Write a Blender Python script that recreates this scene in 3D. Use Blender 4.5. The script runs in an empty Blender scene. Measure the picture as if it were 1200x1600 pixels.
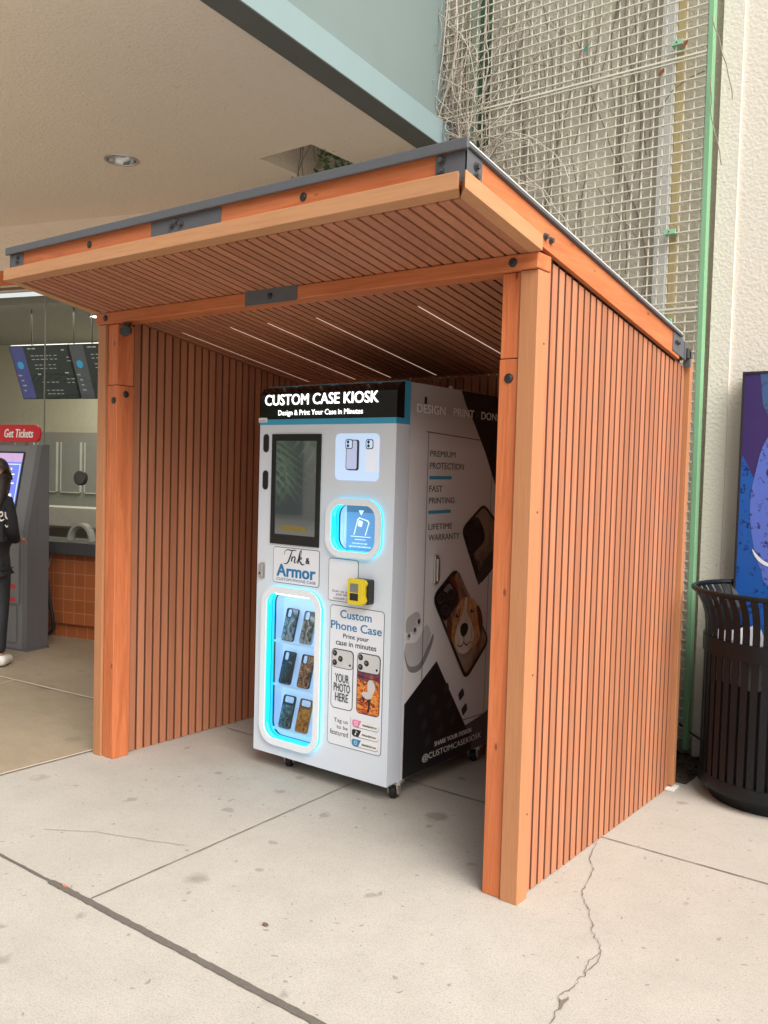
import bpy, bmesh, math, random
from mathutils import Vector, Matrix
R = math.radians
PI = math.pi
random.seed(7)

# ------------------------------------------------------------------ camera, sky, sun, exposure
scene = bpy.context.scene
C = scene.collection
cd = bpy.data.cameras.new('camera')
cam = bpy.data.objects.new('camera', cd)
C.objects.link(cam)
cd.sensor_fit = 'VERTICAL'
cd.sensor_height = 32.0
cd.lens = 1395.04 / 1600 * 32
cd.clip_start = 0.05
cd.clip_end = 2000
yaw, pitch, roll = 0.6538, -0.0451, 0.0278
fw = Vector((-math.sin(yaw) * math.cos(pitch), math.cos(yaw) * math.cos(pitch), math.sin(pitch)))
rt0 = Vector((math.cos(yaw), math.sin(yaw), 0))
up0 = rt0.cross(fw)
rt = rt0 * math.cos(roll) + up0 * math.sin(roll)
up = -rt0 * math.sin(roll) + up0 * math.cos(roll)
M = Matrix((rt, up, -fw)).transposed().to_4x4()
M.translation = Vector((1.5069, -2.8175, 1.55))
cam.matrix_world = M
scene.camera = cam

world = bpy.data.worlds.new('World')
scene.world = world
world.use_nodes = True
wn = world.node_tree
bg = wn.nodes['Background']
sky = wn.nodes.new('ShaderNodeTexSky')
sky.sky_type = 'NISHITA'
sky.sun_disc = False
sky.sun_elevation = R(43)
sky.sun_rotation = R(115)
sky.air_density = 1.0
sky.dust_density = 3.0
hs = wn.nodes.new('ShaderNodeHueSaturation')          # cloud cover takes the blue out of the sky
hs.inputs['Saturation'].default_value = 0.12
hs.inputs['Value'].default_value = 1.0
wn.links.new(sky.outputs['Color'], hs.inputs['Color'])
wn.links.new(hs.outputs['Color'], bg.inputs['Color'])
bg.inputs['Strength'].default_value = 0.115
sl = bpy.data.lights.new('sun', 'SUN')
sl.energy = 2.7
sl.angle = R(55)
sl.color = (1.0, 0.94, 0.86)
sun = bpy.data.objects.new('sun', sl)
C.objects.link(sun)
sd = Vector((0.88, -0.30, 0.95)).normalized()
sun.rotation_euler = sd.to_track_quat('Z', 'Y').to_euler()
scene.view_settings.view_transform = 'Standard'
scene.view_settings.look = 'None'
scene.view_settings.exposure = 0.84
scene.view_settings.gamma = 1.0
scene.cycles.max_bounces = 10
scene.cycles.diffuse_bounces = 5
scene.cycles.use_denoising = True

# ------------------------------------------------------------------ materials
MATS = {}


def nodes_of(m):
    m.use_nodes = True
    nt = m.node_tree
    return nt, nt.nodes, nt.links, nt.nodes['Principled BSDF']


def coords(nt, stretch, kind='Object'):
    tc = nt.nodes.new('ShaderNodeTexCoord')
    mp = nt.nodes.new('ShaderNodeMapping')
    mp.inputs['Scale'].default_value = stretch
    nt.links.new(tc.outputs[kind], mp.inputs['Vector'])
    return mp.outputs['Vector']


def mixc(nt, fac, a, b, blend='MIX'):
    n = nt.nodes.new('ShaderNodeMix')
    n.data_type = 'RGBA'
    n.blend_type = blend
    for s, v in ((n.inputs[0], fac), (n.inputs[6], a), (n.inputs[7], b)):
        if hasattr(v, 'links') or hasattr(v, 'is_linked'):
            nt.links.new(v, s)
        elif isinstance(v, (int, float)):
            s.default_value = v
        else:
            s.default_value = (*v, 1)
    return n.outputs[2]


def noise(nt, vec, scale, detail=4, rough=0.55, dist=0.0):
    n = nt.nodes.new('ShaderNodeTexNoise')
    n.inputs['Scale'].default_value = scale
    n.inputs['Detail'].default_value = detail
    n.inputs['Roughness'].default_value = rough
    n.inputs['Distortion'].default_value = dist
    nt.links.new(vec, n.inputs['Vector'])
    return n.outputs['Fac']


def ramp(nt, fac, a, b):
    n = nt.nodes.new('ShaderNodeMapRange')
    n.inputs['From Min'].default_value = a
    n.inputs['From Max'].default_value = b
    n.clamp = True
    nt.links.new(fac, n.inputs['Value'])
    return n.outputs['Result']


def math_n(nt, op, a, b=None):
    n = nt.nodes.new('ShaderNodeMath')
    n.operation = op
    for s, v in zip(n.inputs, (a, b)):
        if v is None:
            continue
        if isinstance(v, (int, float)):
            s.default_value = v
        else:
            nt.links.new(v, s)
    return n.outputs[0]


def voro(nt, vec, scale, feat='F1', rnd=1.0):
    n = nt.nodes.new('ShaderNodeTexVoronoi')
    n.feature = feat
    n.inputs['Scale'].default_value = scale
    n.inputs['Randomness'].default_value = rnd
    nt.links.new(vec, n.inputs['Vector'])
    return n


def bump(nt, bs, height, strength, dist=0.002):
    b = nt.nodes.new('ShaderNodeBump')
    b.inputs['Strength'].default_value = strength
    b.inputs['Distance'].default_value = dist
    nt.links.new(height, b.inputs['Height'])
    nt.links.new(b.outputs['Normal'], bs.inputs['Normal'])


def plain(name, col, rough=0.5, metal=0.0, var=0.12, scale=9.0, emit=None, spec=0.5, bmp=0.0, bscale=200, stretch=(1, 1, 1), isl=0.0):
    if name in MATS:
        return MATS[name]
    m = bpy.data.materials.new(name)
    nt, ns, ln, bs = nodes_of(m)
    bs.inputs['Roughness'].default_value = rough
    bs.inputs['Metallic'].default_value = metal
    bs.inputs['Specular IOR Level'].default_value = spec
    v = coords(nt, stretch)
    f = noise(nt, v, scale)
    c = mixc(nt, f, tuple(x * (1 - var) for x in col), tuple(min(1, x * (1 + var)) for x in col))
    if isl:
        g = nt.nodes.new('ShaderNodeNewGeometry')
        k = ramp(nt, g.outputs['Random Per Island'], -1 / isl + 1, 1)  # kept subtle
        mr = nt.nodes.new('ShaderNodeMapRange')
        mr.inputs['To Min'].default_value = 1 - isl
        mr.inputs['To Max'].default_value = 1 + isl * 0.5
        ln.new(g.outputs['Random Per Island'], mr.inputs['Value'])
        comb = nt.nodes.new('ShaderNodeCombineColor')
        for s in comb.inputs:
            ln.new(mr.outputs[0], s)
        c = mixc(nt, 1.0, c, comb.outputs[0], 'MULTIPLY')
    ln.new(c, bs.inputs['Base Color'])
    if emit:
        bs.inputs['Emission Color'].default_value = (*emit[0], 1)
        bs.inputs['Emission Strength'].default_value = emit[1]
    if bmp:
        bump(nt, bs, noise(nt, v, bscale, 3), bmp)
    MATS[name] = m
    return m


def wood(name, col, dark, stretch, knots=True, rough=0.55, isl=0.12, contrast=1.0):
    m = bpy.data.materials.new(name)
    nt, ns, ln, bs = nodes_of(m)
    v = coords(nt, stretch)
    g = nt.nodes.new('ShaderNodeNewGeometry')
    off = nt.nodes.new('ShaderNodeVectorMath')
    off.operation = 'ADD'
    sc = nt.nodes.new('ShaderNodeVectorMath')
    sc.operation = 'SCALE'
    sc.inputs[0].default_value = (3.1, 5.3, 7.7)
    ln.new(g.outputs['Random Per Island'], sc.inputs['Scale'])
    ln.new(v, off.inputs[0])
    ln.new(sc.outputs[0], off.inputs[1])
    vv = off.outputs[0]
    f1 = noise(nt, vv, 1.0, 8, 0.62, 0.9)
    f2 = noise(nt, vv, 5.0, 4, 0.6, 0.2)
    fac = ramp(nt, f1, 0.5 - 0.25 / contrast, 0.5 + 0.25 / contrast)
    c = mixc(nt, fac, dark, col)
    c = mixc(nt, math_n(nt, 'MULTIPLY', ramp(nt, f2, 0.45, 0.75), 0.35), c, tuple(x * 0.62 for x in dark))
    mr = nt.nodes.new('ShaderNodeMapRange')
    mr.inputs['To Min'].default_value = 1 - isl
    mr.inputs['To Max'].default_value = 1 + isl * 0.6
    ln.new(g.outputs['Random Per Island'], mr.inputs['Value'])
    comb = nt.nodes.new('ShaderNodeCombineColor')
    for s in comb.inputs:
        ln.new(mr.outputs[0], s)
    c = mixc(nt, 1.0, c, comb.outputs[0], 'MULTIPLY')
    if knots:
        k = coords(nt, tuple(1.0 if s < 10 else 2.4 for s in stretch))
        vo = voro(nt, k, 5.2)
        kn = ramp(nt, vo.outputs['Distance'], 0.10, 0.04)
        c = mixc(nt, math_n(nt, 'MULTIPLY', kn, 0.8), c, (0.11, 0.03, 0.012))
    ln.new(c, bs.inputs['Base Color'])
    bs.inputs['Roughness'].default_value = rough
    bs.inputs['Specular IOR Level'].default_value = 0.35
    bump(nt, bs, f1, 0.12, 0.001)
    MATS[name] = m
    return m


def concrete(name, a, b, stain, stain_amt=0.6, rough=0.85, big=0.5, spec=0.3, streak=False):
    m = bpy.data.materials.new(name)
    nt, ns, ln, bs = nodes_of(m)
    v = coords(nt, (1, 1, 1))
    f1 = noise(nt, v, big, 5, 0.6)
    f2 = noise(nt, v, 5.0, 6, 0.65)
    f3 = noise(nt, v, 150.0, 3, 0.7)
    c = mixc(nt, ramp(nt, f1, 0.3, 0.7), a, b)
    c = mixc(nt, math_n(nt, 'MULTIPLY', ramp(nt, f2, 0.38, 0.72), 0.35), c, tuple(x * 0.78 for x in a))
    c = mixc(nt, math_n(nt, 'MULTIPLY', ramp(nt, f3, 0.44, 0.66), 0.5), c, tuple(x * 0.58 for x in a))
    f4 = noise(nt, v, 38.0, 5, 0.7, 0.4)
    c = mixc(nt, math_n(nt, 'MULTIPLY', ramp(nt, f4, 0.5, 0.72), 0.3), c, tuple(x * 0.70 for x in a))
    f5 = noise(nt, v, 420.0, 2, 0.6)
    c = mixc(nt, math_n(nt, 'MULTIPLY', ramp(nt, f5, 0.60, 0.72), 0.45), c, tuple(x * 0.5 for x in a))
    c = mixc(nt, math_n(nt, 'MULTIPLY', ramp(nt, f5, 0.40, 0.30), 0.45), c, tuple(min(1, x * 1.35) for x in b))
    # gum spots and small stains, with shapes of their own
    dn = nt.nodes.new('ShaderNodeTexNoise')
    dn.inputs['Scale'].default_value = 14
    ln.new(v, dn.inputs['Vector'])
    ad = nt.nodes.new('ShaderNodeMix')
    ad.data_type = 'VECTOR'
    ad.inputs[0].default_value = 0.07
    ln.new(v, ad.inputs[4])
    ln.new(dn.outputs['Color'], ad.inputs[5])
    for scl, lo, hi, amt in ((2.3, 0.16, 0.09, 0.36), (5.5, 0.15, 0.09, 0.30), (17.0, 0.13, 0.09, 0.38), (34.0, 0.10, 0.06, 0.55)):
        vo = voro(nt, ad.outputs[1], scl)
        sp = ramp(nt, vo.outputs['Distance'], lo, hi)
        cr = math_n(nt, 'GREATER_THAN', nt_sep(nt, vo.outputs['Color']), 0.50)
        c = mixc(nt, math_n(nt, 'MULTIPLY', math_n(nt, 'MULTIPLY', sp, cr), amt * stain_amt), c, stain)
    if streak:
        s = coords(nt, (1.0, 2.4, 1))
        fs = noise(nt, s, 1.2, 6, 0.65, 0.5)
        c = mixc(nt, math_n(nt, 'MULTIPLY', ramp(nt, fs, 0.48, 0.75), 0.45), c, tuple(x * 0.60 for x in a))
        rr = nt.nodes.new('ShaderNodeMapRange')
        rr.inputs['To Min'].default_value = rough - 0.2
        rr.inputs['To Max'].default_value = rough + 0.1
        ln.new(fs, rr.inputs['Value'])
        ln.new(rr.outputs[0], bs.inputs['Roughness'])
    else:
        bs.inputs['Roughness'].default_value = rough
    ln.new(c, bs.inputs['Base Color'])
    bs.inputs['Specular IOR Level'].default_value = spec
    bump(nt, bs, f3, 0.25, 0.0015)
    MATS[name] = m
    return m


def nt_sep(nt, col):
    s = nt.nodes.new('ShaderNodeSeparateColor')
    nt.links.new(col, s.inputs[0])
    return s.outputs[0]


def stucco(name, a, b, scale=60, strength=0.8, dirt=None):
    m = bpy.data.materials.new(name)
    nt, ns, ln, bs = nodes_of(m)
    v = coords(nt, (1, 1, 1))
    f1 = noise(nt, v, 0.9, 4)
    f2 = noise(nt, v, scale, 4, 0.65)
    vo = voro(nt, v, scale * 0.75, 'SMOOTH_F1')
    c = mixc(nt, f1, a, b)
    c = mixc(nt, math_n(nt, 'MULTIPLY', ramp(nt, f2, 0.55, 0.8), 0.25), c, tuple(x * 0.6 for x in a))
    pv = voro(nt, v, 22)
    pit = math_n(nt, 'MULTIPLY', ramp(nt, pv.outputs['Distance'], 0.13, 0.07), math_n(nt, 'GREATER_THAN', nt_sep(nt, pv.outputs['Color']), 0.72))
    c = mixc(nt, math_n(nt, 'MULTIPLY', pit, 0.5), c, tuple(x * 0.35 for x in a))
    ln.new(c, bs.inputs['Base Color'])
    bs.inputs['Roughness'].default_value = 0.9
    bs.inputs['Specular IOR Level'].default_value = 0.2
    h = math_n(nt, 'ADD', f2, vo.outputs['Distance'])
    bump(nt, bs, h, strength, 0.006)
    MATS[name] = m
    return m


def glow(name, col, strength):
    return plain(name, col, 0.4, 0, 0.0, emit=(col, strength))


def glass(name, tint=(0.9, 0.95, 0.93), rough=0.02, ior=1.45):
    m = bpy.data.materials.new(name)
    m.use_nodes = True
    nt = m.node_tree
    for n in list(nt.nodes):
        nt.nodes.remove(n)
    out = nt.nodes.new('ShaderNodeOutputMaterial')
    t = nt.nodes.new('ShaderNodeBsdfTransparent')
    t.inputs[0].default_value = (*tint, 1)
    g = nt.nodes.new('ShaderNodeBsdfGlossy')
    g.inputs['Roughness'].default_value = rough
    fr = nt.nodes.new('ShaderNodeFresnel')
    fr.inputs[0].default_value = ior
    mx = nt.nodes.new('ShaderNodeMixShader')
    nt.links.new(fr.outputs[0], mx.inputs[0])
    nt.links.new(t.outputs[0], mx.inputs[1])
    nt.links.new(g.outputs[0], mx.inputs[2])
    nt.links.new(mx.outputs[0], out.inputs[0])
    MATS[name] = m
    return m


# stained cedar frame (grain along z, x or y) and matt composite slats
POST = wood('stained_post_wood', (0.66, 0.205, 0.078), (0.48, 0.125, 0.042), (26, 26, 1.6), contrast=1.5)
BEAMX = wood('stained_beam_wood', (0.62, 0.20, 0.075), (0.47, 0.13, 0.042), (1.6, 26, 26), contrast=1.5)
BEAMY = wood('stained_side_beam_wood', (0.62, 0.20, 0.075), (0.47, 0.13, 0.042), (26, 1.6, 26), contrast=1.5)
SLATZ = wood('slat_board', (0.48, 0.198, 0.105), (0.395, 0.152, 0.078), (40, 40, 1.2), knots=False, rough=0.6, isl=0.17, contrast=1.5)
SLATY = wood('soffit_slat_board', (0.44, 0.185, 0.10), (0.38, 0.15, 0.08), (40, 1.2, 40), knots=False, rough=0.6, isl=0.15, contrast=1.4)
TRIMX = wood('fascia_trim_board', (0.54, 0.275, 0.135), (0.48, 0.235, 0.112), (1.4, 30, 30), knots=False, rough=0.6, isl=0.06)
TRIMY = wood('side_trim_board', (0.54, 0.275, 0.135), (0.48, 0.235, 0.112), (30, 1.4, 30), knots=False, rough=0.6, isl=0.06)
TRIMZ = wood('corner_trim_board', (0.50, 0.225, 0.105), (0.45, 0.195, 0.088), (30, 30, 1.4), knots=False, rough=0.6, isl=0.06)
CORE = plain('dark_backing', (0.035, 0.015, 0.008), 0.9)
GROOVE = plain('painted_groove_shade', (0.19, 0.072, 0.036), 0.8)  # slat sides coloured dark in place of shade between the boards
GREYM = plain('grey_steel', (0.095, 0.10, 0.112), 0.5, 0.0, 0.08)
BOLT = plain('bolt_steel', (0.10, 0.10, 0.105), 0.35, 0.6, 0.1)
BLACKM = plain('black_metal', (0.018, 0.018, 0.02), 0.4, 0.0, 0.1)
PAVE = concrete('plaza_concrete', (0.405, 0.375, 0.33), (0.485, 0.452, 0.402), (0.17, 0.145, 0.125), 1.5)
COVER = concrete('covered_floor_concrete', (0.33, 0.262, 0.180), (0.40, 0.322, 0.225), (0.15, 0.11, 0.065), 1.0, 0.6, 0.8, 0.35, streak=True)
JOINT = concrete('joint_filler', (0.125, 0.11, 0.095), (0.16, 0.14, 0.12), (0.05, 0.04, 0.035), rough=0.95)
CRACK = plain('crack_dirt', (0.13, 0.105, 0.085), 1.0, 0, 0.3, 30)
CUT = plain('saw_cut_dirt', (0.17, 0.14, 0.115), 1.0, 0, 0.35, 12)
PALE = plain('pale_joint_sealant', (0.62, 0.53, 0.43), 0.9, 0, 0.15, 14)
SOFFIT = stucco('soffit_stucco', (0.86, 0.735, 0.61), (0.89, 0.77, 0.645), 75, 0.9)
WALLS = stucco('wall_stucco', (0.58, 0.54, 0.44), (0.63, 0.585, 0.485), 75, 0.8)
CREAM = stucco('cream_stucco', (0.70, 0.65, 0.565), (0.74, 0.69, 0.605), 85, 0.38)
TEAL = plain('teal_paint', (0.225, 0.305, 0.315), 0.55, 0, 0.08, 3.0, stretch=(1, 1, .4))
TEALW = plain('teal_wall_paint', (0.165, 0.215, 0.21), 0.7, 0, 0.10, 2.0)
MESHP = plain('trellis_cream_paint', (0.64, 0.61, 0.51), 0.6, 0, 0.15, 6)
GREENP = plain('trellis_green_paint', (0.22, 0.44, 0.25), 0.5, 0, 0.12, 4)
STEM = plain('dead_stem', (0.25, 0.205, 0.165), 0.9, 0, 0.4, 14)
STEMP = plain('pale_stem', (0.50, 0.44, 0.37), 0.9, 0, 0.25, 14)
LEAF = plain('ivy_leaf', (0.07, 0.14, 0.035), 0.5, 0, 0.4, 20)
LEAFR = plain('dry_leaf', (0.30, 0.10, 0.045), 0.7, 0, 0.4, 20)
WHITE = plain('white_cabinet_paint', (0.70, 0.765, 0.85), 0.34, 0, 0.02, 3)
RINGW = plain('white_frame_plastic', (0.82, 0.87, 0.93), 0.3, 0, 0.02, 3)
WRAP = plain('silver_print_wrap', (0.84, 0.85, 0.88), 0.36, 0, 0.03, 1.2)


def wrap_top_grey(m):                # the wrap's colour turns mid grey towards the top, behind the lettering
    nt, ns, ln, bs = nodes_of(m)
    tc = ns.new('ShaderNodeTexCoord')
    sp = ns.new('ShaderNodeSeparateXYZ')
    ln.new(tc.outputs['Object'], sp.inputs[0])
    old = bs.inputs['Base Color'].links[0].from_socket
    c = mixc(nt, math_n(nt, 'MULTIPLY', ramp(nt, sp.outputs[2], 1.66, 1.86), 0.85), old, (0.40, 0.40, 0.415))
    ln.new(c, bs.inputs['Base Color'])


wrap_top_grey(WRAP)
GLOSSB = plain('black_gloss', (0.006, 0.006, 0.007), 0.08, 0, 0.0)
BLACKP = plain('black_print', (0.010, 0.011, 0.014), 0.4, 0, 0.1)
INKB = plain('black_ink', (0.014, 0.014, 0.018), 0.5, 0, 0.0)
INKG = plain('grey_ink', (0.15, 0.145, 0.145), 0.5, 0, 0.0)
INKW = plain('white_ink', (0.95, 0.95, 0.96), 0.5, 0, 0.0)
INKBLUE = plain('blue_ink', (0.012, 0.19, 0.43), 0.5, 0, 0.0)
CYANP = plain('cyan_paint', (0.045, 0.37, 0.60), 0.45, 0, 0.03)
STICK = plain('sticker_white', (0.80, 0.83, 0.90), 0.35, 0, 0.02, 4)
CYANG = glow('cyan_light', (0.0, 0.55, 0.75), 0.6)
CYANH = glow('cyan_tube', (0.015, 0.70, 0.92), 0.95)
LETTER = glow('letter_light', (1.0, 1.0, 1.0), 1.1)
CHROME = plain('brushed_steel', (0.55, 0.54, 0.52), 0.28, 0.9, 0.06)
YELLOW = plain('yellow_plastic', (0.75, 0.58, 0.02), 0.35, 0, 0.03)
RUBBER = plain('black_rubber', (0.012, 0.012, 0.013), 0.6, 0, 0.2)
CASTERW = plain('caster_plate', (0.50, 0.48, 0.43), 0.45, 0.3, 0.15)


# ------------------------------------------------------------------ mesh helpers
def root_of(o):
    while o.parent:
        o = o.parent
    return o


class MB:
    def __init__(s):
        s.v, s.f, s.m, s.mats = [], [], [], []

    def mi(s, m):
        if m not in s.mats:
            s.mats.append(m)
        return s.mats.index(m)

    def add(s, vs, fs, m):
        o = len(s.v)
        k = s.mi(m)
        s.v += [tuple(p) for p in vs]
        for f in fs:
            s.f.append([i + o for i in f])
            s.m.append(k)

    def box(s, x0, x1, y0, y1, z0, z1, m, T=None):
        vs = [(x, y, z) for x in (x0, x1) for y in (y0, y1) for z in (z0, z1)]
        if T:
            vs = [T(*p) for p in vs]
        s.add(vs, [(0, 1, 3, 2), (4, 6, 7, 5), (0, 4, 5, 1), (2, 3, 7, 6), (0, 2, 6, 4), (1, 5, 7, 3)], m)

    def slat(s, p, m, side):    # a board whose sides differ from its two faces
        s.add(p, [(0, 1, 3, 2), (4, 6, 7, 5), (1, 5, 7, 3), (0, 2, 6, 4)], m)
        s.add(p, [(0, 4, 5, 1), (2, 3, 7, 6)], side)

    def hexa(s, p, m):          # 8 points ordered like box
        s.add(p, [(0, 1, 3, 2), (4, 6, 7, 5), (0, 4, 5, 1), (2, 3, 7, 6), (0, 2, 6, 4), (1, 5, 7, 3)], m)

    def poly(s, pts, T, h, m):
        s.add([T(u, v, h) for u, v in pts], [list(range(len(pts)))], m)

    def prism(s, pts, T, h0, h1, m):
        n = len(pts)
        vs = [T(u, v, h0) for u, v in pts] + [T(u, v, h1) for u, v in pts]
        fs = [list(range(n))[::-1], list(range(n, 2 * n))]
        fs += [(i, (i + 1) % n, n + (i + 1) % n, n + i) for i in range(n)]
        s.add(vs, fs, m)

    def ring(s, outer, inner, T, h0, h1, m, mo=None, mi=None):   # same point count
        n = len(outer)
        vs = [T(u, v, h) for h in (h0, h1) for pts in (outer, inner) for u, v in pts]
        A = lambda k, i: k * n + i % n
        f1 = [(A(2, i), A(2, i + 1), A(3, i + 1), A(3, i)) for i in range(n)]
        f0 = [(A(0, i), A(1, i), A(1, i + 1), A(0, i + 1)) for i in range(n)]
        fo = [(A(0, i), A(0, i + 1), A(2, i + 1), A(2, i)) for i in range(n)]
        fi = [(A(1, i), A(3, i), A(3, i + 1), A(1, i + 1)) for i in range(n)]
        s.add(vs, f1 + f0, m)
        s.add(vs, fo, mo or m)
        s.add(vs, fi, mi or m)

    def tube(s, path, r, m, n=8, cap=True):
        P = [Vector(p) for p in path]
        rs = r if isinstance(r, (list, tuple)) else [r] * len(P)
        vs, fs = [], []
        t0 = (P[1] - P[0]).normalized()
        a = t0.orthogonal().normalized()
        for i, p in enumerate(P):
            t = (P[min(i + 1, len(P) - 1)] - P[max(i - 1, 0)])
            t = t.normalized() if t.length > 1e-9 else t0
            a = (a - t * a.dot(t))
            a = a.normalized() if a.length > 1e-6 else t.orthogonal().normalized()
            b = t.cross(a)
            for k in range(n):
                w = 2 * PI * k / n
                vs.append(p + (a * math.cos(w) + b * math.sin(w)) * rs[i])
        for i in range(len(P) - 1):
            for k in range(n):
                fs.append((i * n + k, i * n + (k + 1) % n, (i + 1) * n + (k + 1) % n, (i + 1) * n + k))
        if cap:
            fs.append(list(range(n))[::-1])
            fs.append([(len(P) - 1) * n + k for k in range(n)])
        s.add(vs, fs, m)

    def cyl(s, c, axis, r, h, m, n=20, r2=None):
        c = Vector(c)
        a = Vector(axis).normalized()
        s.tube([c, c + a * h], [r, r if r2 is None else r2], m, n)

    def lathe(s, c, prof, m, n=48, closed=False):
        vs, fs = [], []
        k = len(prof)
        for i in range(n):
            w = 2 * PI * i / n
            for r, z in prof:
                vs.append((c[0] + r * math.cos(w), c[1] + r * math.sin(w), c[2] + z))
        for i in range(n):
            for j in range(k - 1 + (1 if closed else 0)):
                fs.append((i * k + j, ((i + 1) % n) * k + j, ((i + 1) % n) * k + (j + 1) % k, i * k + (j + 1) % k))
        s.add(vs, fs, m)

    def text(s, body, T, u0, u1, v0, v1, h, m, bold=0.0, slant=0.0, rot=None):
        vs, fs = glyphs(body, 0.0, slant)
        e = bold * (v1 - v0) * 1.6          # heavier strokes: overlapping copies a hair apart
        shifts = [(0, 0)] if e == 0 else [(-e, -e * .4), (e, -e * .4), (-e, e * .4), (e, e * .4)]
        for k, (du, dv) in enumerate(shifts):
            out = [T(u0 + e + (u1 - u0 - 2 * e) * x + du, v0 + e * .4 + (v1 - v0 - .8 * e) * y + dv, h + .00012 * k) for x, y in vs]
            s.add(out, fs, m)

    def build(s, name, parent=None, bevel=0.0, smooth=False, local=False, loc=None, label=None, recalc=True):
        me = bpy.data.meshes.new(name)
        off = Vector((0, 0, 0))
        if not local:
            if parent is not None:
                off = root_of(parent).location
            elif loc:
                off = Vector(loc)
        me.from_pydata([tuple(Vector(p) - off) for p in s.v], [], s.f)
        for mt in s.mats:
            me.materials.append(mt)
        me.polygons.foreach_set('material_index', s.m)
        if smooth:
            me.polygons.foreach_set('use_smooth', [True] * len(me.polygons))
        me.validate()
        if recalc:
            bm = bmesh.new()
            bm.from_mesh(me)
            bmesh.ops.recalc_face_normals(bm, faces=bm.faces)
            bm.to_mesh(me)
            bm.free()
        me.update()
        o = bpy.data.objects.new(name, me)
        C.objects.link(o)
        if parent is not None:
            o.parent = parent
        elif loc and not local:
            o.location = loc
        if bevel:
            b = o.modifiers.new('bevel', 'BEVEL')
            b.width = bevel
            b.segments = 2
            b.limit_method = 'ANGLE'
        if smooth:
            try:
                me.set_sharp_from_angle(angle=R(38))
            except Exception:
                pass
        if label:
            o['label'] = label
        return o


GL = {}


def glyphs(body, bold=0.0, slant=0.0):
    key = (body, bold, slant)
    if key in GL:
        return GL[key]
    c = bpy.data.curves.new('lettering', 'FONT')
    c.body = body
    c.size = 1.0
    c.offset = bold
    c.shear = slant
    c.resolution_u = 3
    o = bpy.data.objects.new('lettering', c)
    C.objects.link(o)
    dg = bpy.context.evaluated_depsgraph_get()
    me = bpy.data.meshes.new_from_object(o.evaluated_get(dg))
    vs = [(v.co.x, v.co.y) for v in me.vertices]
    fs = [list(p.vertices) for p in me.polygons]
    C.objects.unlink(o)
    bpy.data.objects.remove(o)
    bpy.data.curves.remove(c)
    bpy.data.meshes.remove(me)
    x0, x1 = min(v[0] for v in vs), max(v[0] for v in vs)
    y0, y1 = min(v[1] for v in vs), max(v[1] for v in vs)
    vs = [((x - x0) / (x1 - x0), (y - y0) / (y1 - y0)) for x, y in vs]
    GL[key] = (vs, fs)
    return GL[key]


def rrect(x0, x1, y0, y1, r, n=6):
    pts = []
    for cx, cy, a in ((x1 - r, y1 - r, 0), (x0 + r, y1 - r, 90), (x0 + r, y0 + r, 180), (x1 - r, y0 + r, 270)):
        for i in range(n + 1):
            w = R(a + 90 * i / n)
            pts.append((cx + r * math.cos(w), cy + r * math.sin(w)))
    return pts


def circ(x, y, r, n=20, ry=None):
    return [(x + r * math.cos(2 * PI * i / n), y + (ry or r) * math.sin(2 * PI * i / n)) for i in range(n)]


def blob(pts, k=6):             # closed smooth outline through the points
    out = []
    n = len(pts)
    for i in range(n):
        p0, p1, p2, p3 = (Vector(pts[(i + j) % n]) for j in (-1, 0, 1, 2))
        for t in range(k):
            t /= k
            out.append(tuple(0.5 * ((2 * p1) + (p2 - p0) * t + (2 * p0 - 5 * p1 + 4 * p2 - p3) * t * t + (3 * p1 - p0 - 3 * p2 + p3) * t ** 3)))
    return out


def soft(pts, r, n=4):          # rounded corners on a convex outline
    out = []
    k = len(pts)
    for i in range(k):
        p, a, b = (Vector(pts[j % k]) for j in (i, i - 1, i + 1))
        ra = min(r, (a - p).length * .45)
        rb = min(r, (b - p).length * .45)
        s0, s1 = p + (a - p).normalized() * ra, p + (b - p).normalized() * rb
        for j in range(n + 1):
            t = j / n
            out.append(tuple(s0 * (1 - t) ** 2 + p * 2 * t * (1 - t) + s1 * t * t))
    return out


def plate(outer, holes, T, h0, h1, m, mb):      # a flat sheet with holes through it, h1 the front
    cu = bpy.data.curves.new('plate', 'CURVE')
    cu.dimensions = '2D'
    cu.fill_mode = 'BOTH'
    cu.extrude = abs(h1 - h0) / 2
    for pts in [outer] + holes:
        sp = cu.splines.new('POLY')
        sp.points.add(len(pts) - 1)
        for q, (x, y) in zip(sp.points, pts):
            q.co = (x, y, 0, 1)
        sp.use_cyclic_u = True
    o = bpy.data.objects.new('plate', cu)
    C.objects.link(o)
    dg = bpy.context.evaluated_depsgraph_get()
    me = bpy.data.meshes.new_from_object(o.evaluated_get(dg))
    mid = (h0 + h1) / 2
    mb.add([T(v.co.x, v.co.y, v.co.z + mid) for v in me.vertices], [list(p.vertices) for p in me.polygons], m)
    C.objects.unlink(o)
    bpy.data.objects.remove(o)
    bpy.data.curves.remove(cu)
    bpy.data.meshes.remove(me)


def tag(o, label, cat, group=None):
    o['label'] = label
    o['category'] = cat
    if group:
        o['group'] = group
    return o


def thing(name, label, cat, loc=(0, 0, 0), rz=0.0, group=None):
    o = bpy.data.objects.new(name, None)
    o.empty_display_size = 0.1
    C.objects.link(o)
    o.location = loc
    o.rotation_euler = (0, 0, rz)
    return tag(o, label, cat, group)


def struct(o):
    o['kind'] = 'structure'
    return o


WORLD = lambda x, y, z: (x, y, z)

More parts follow.
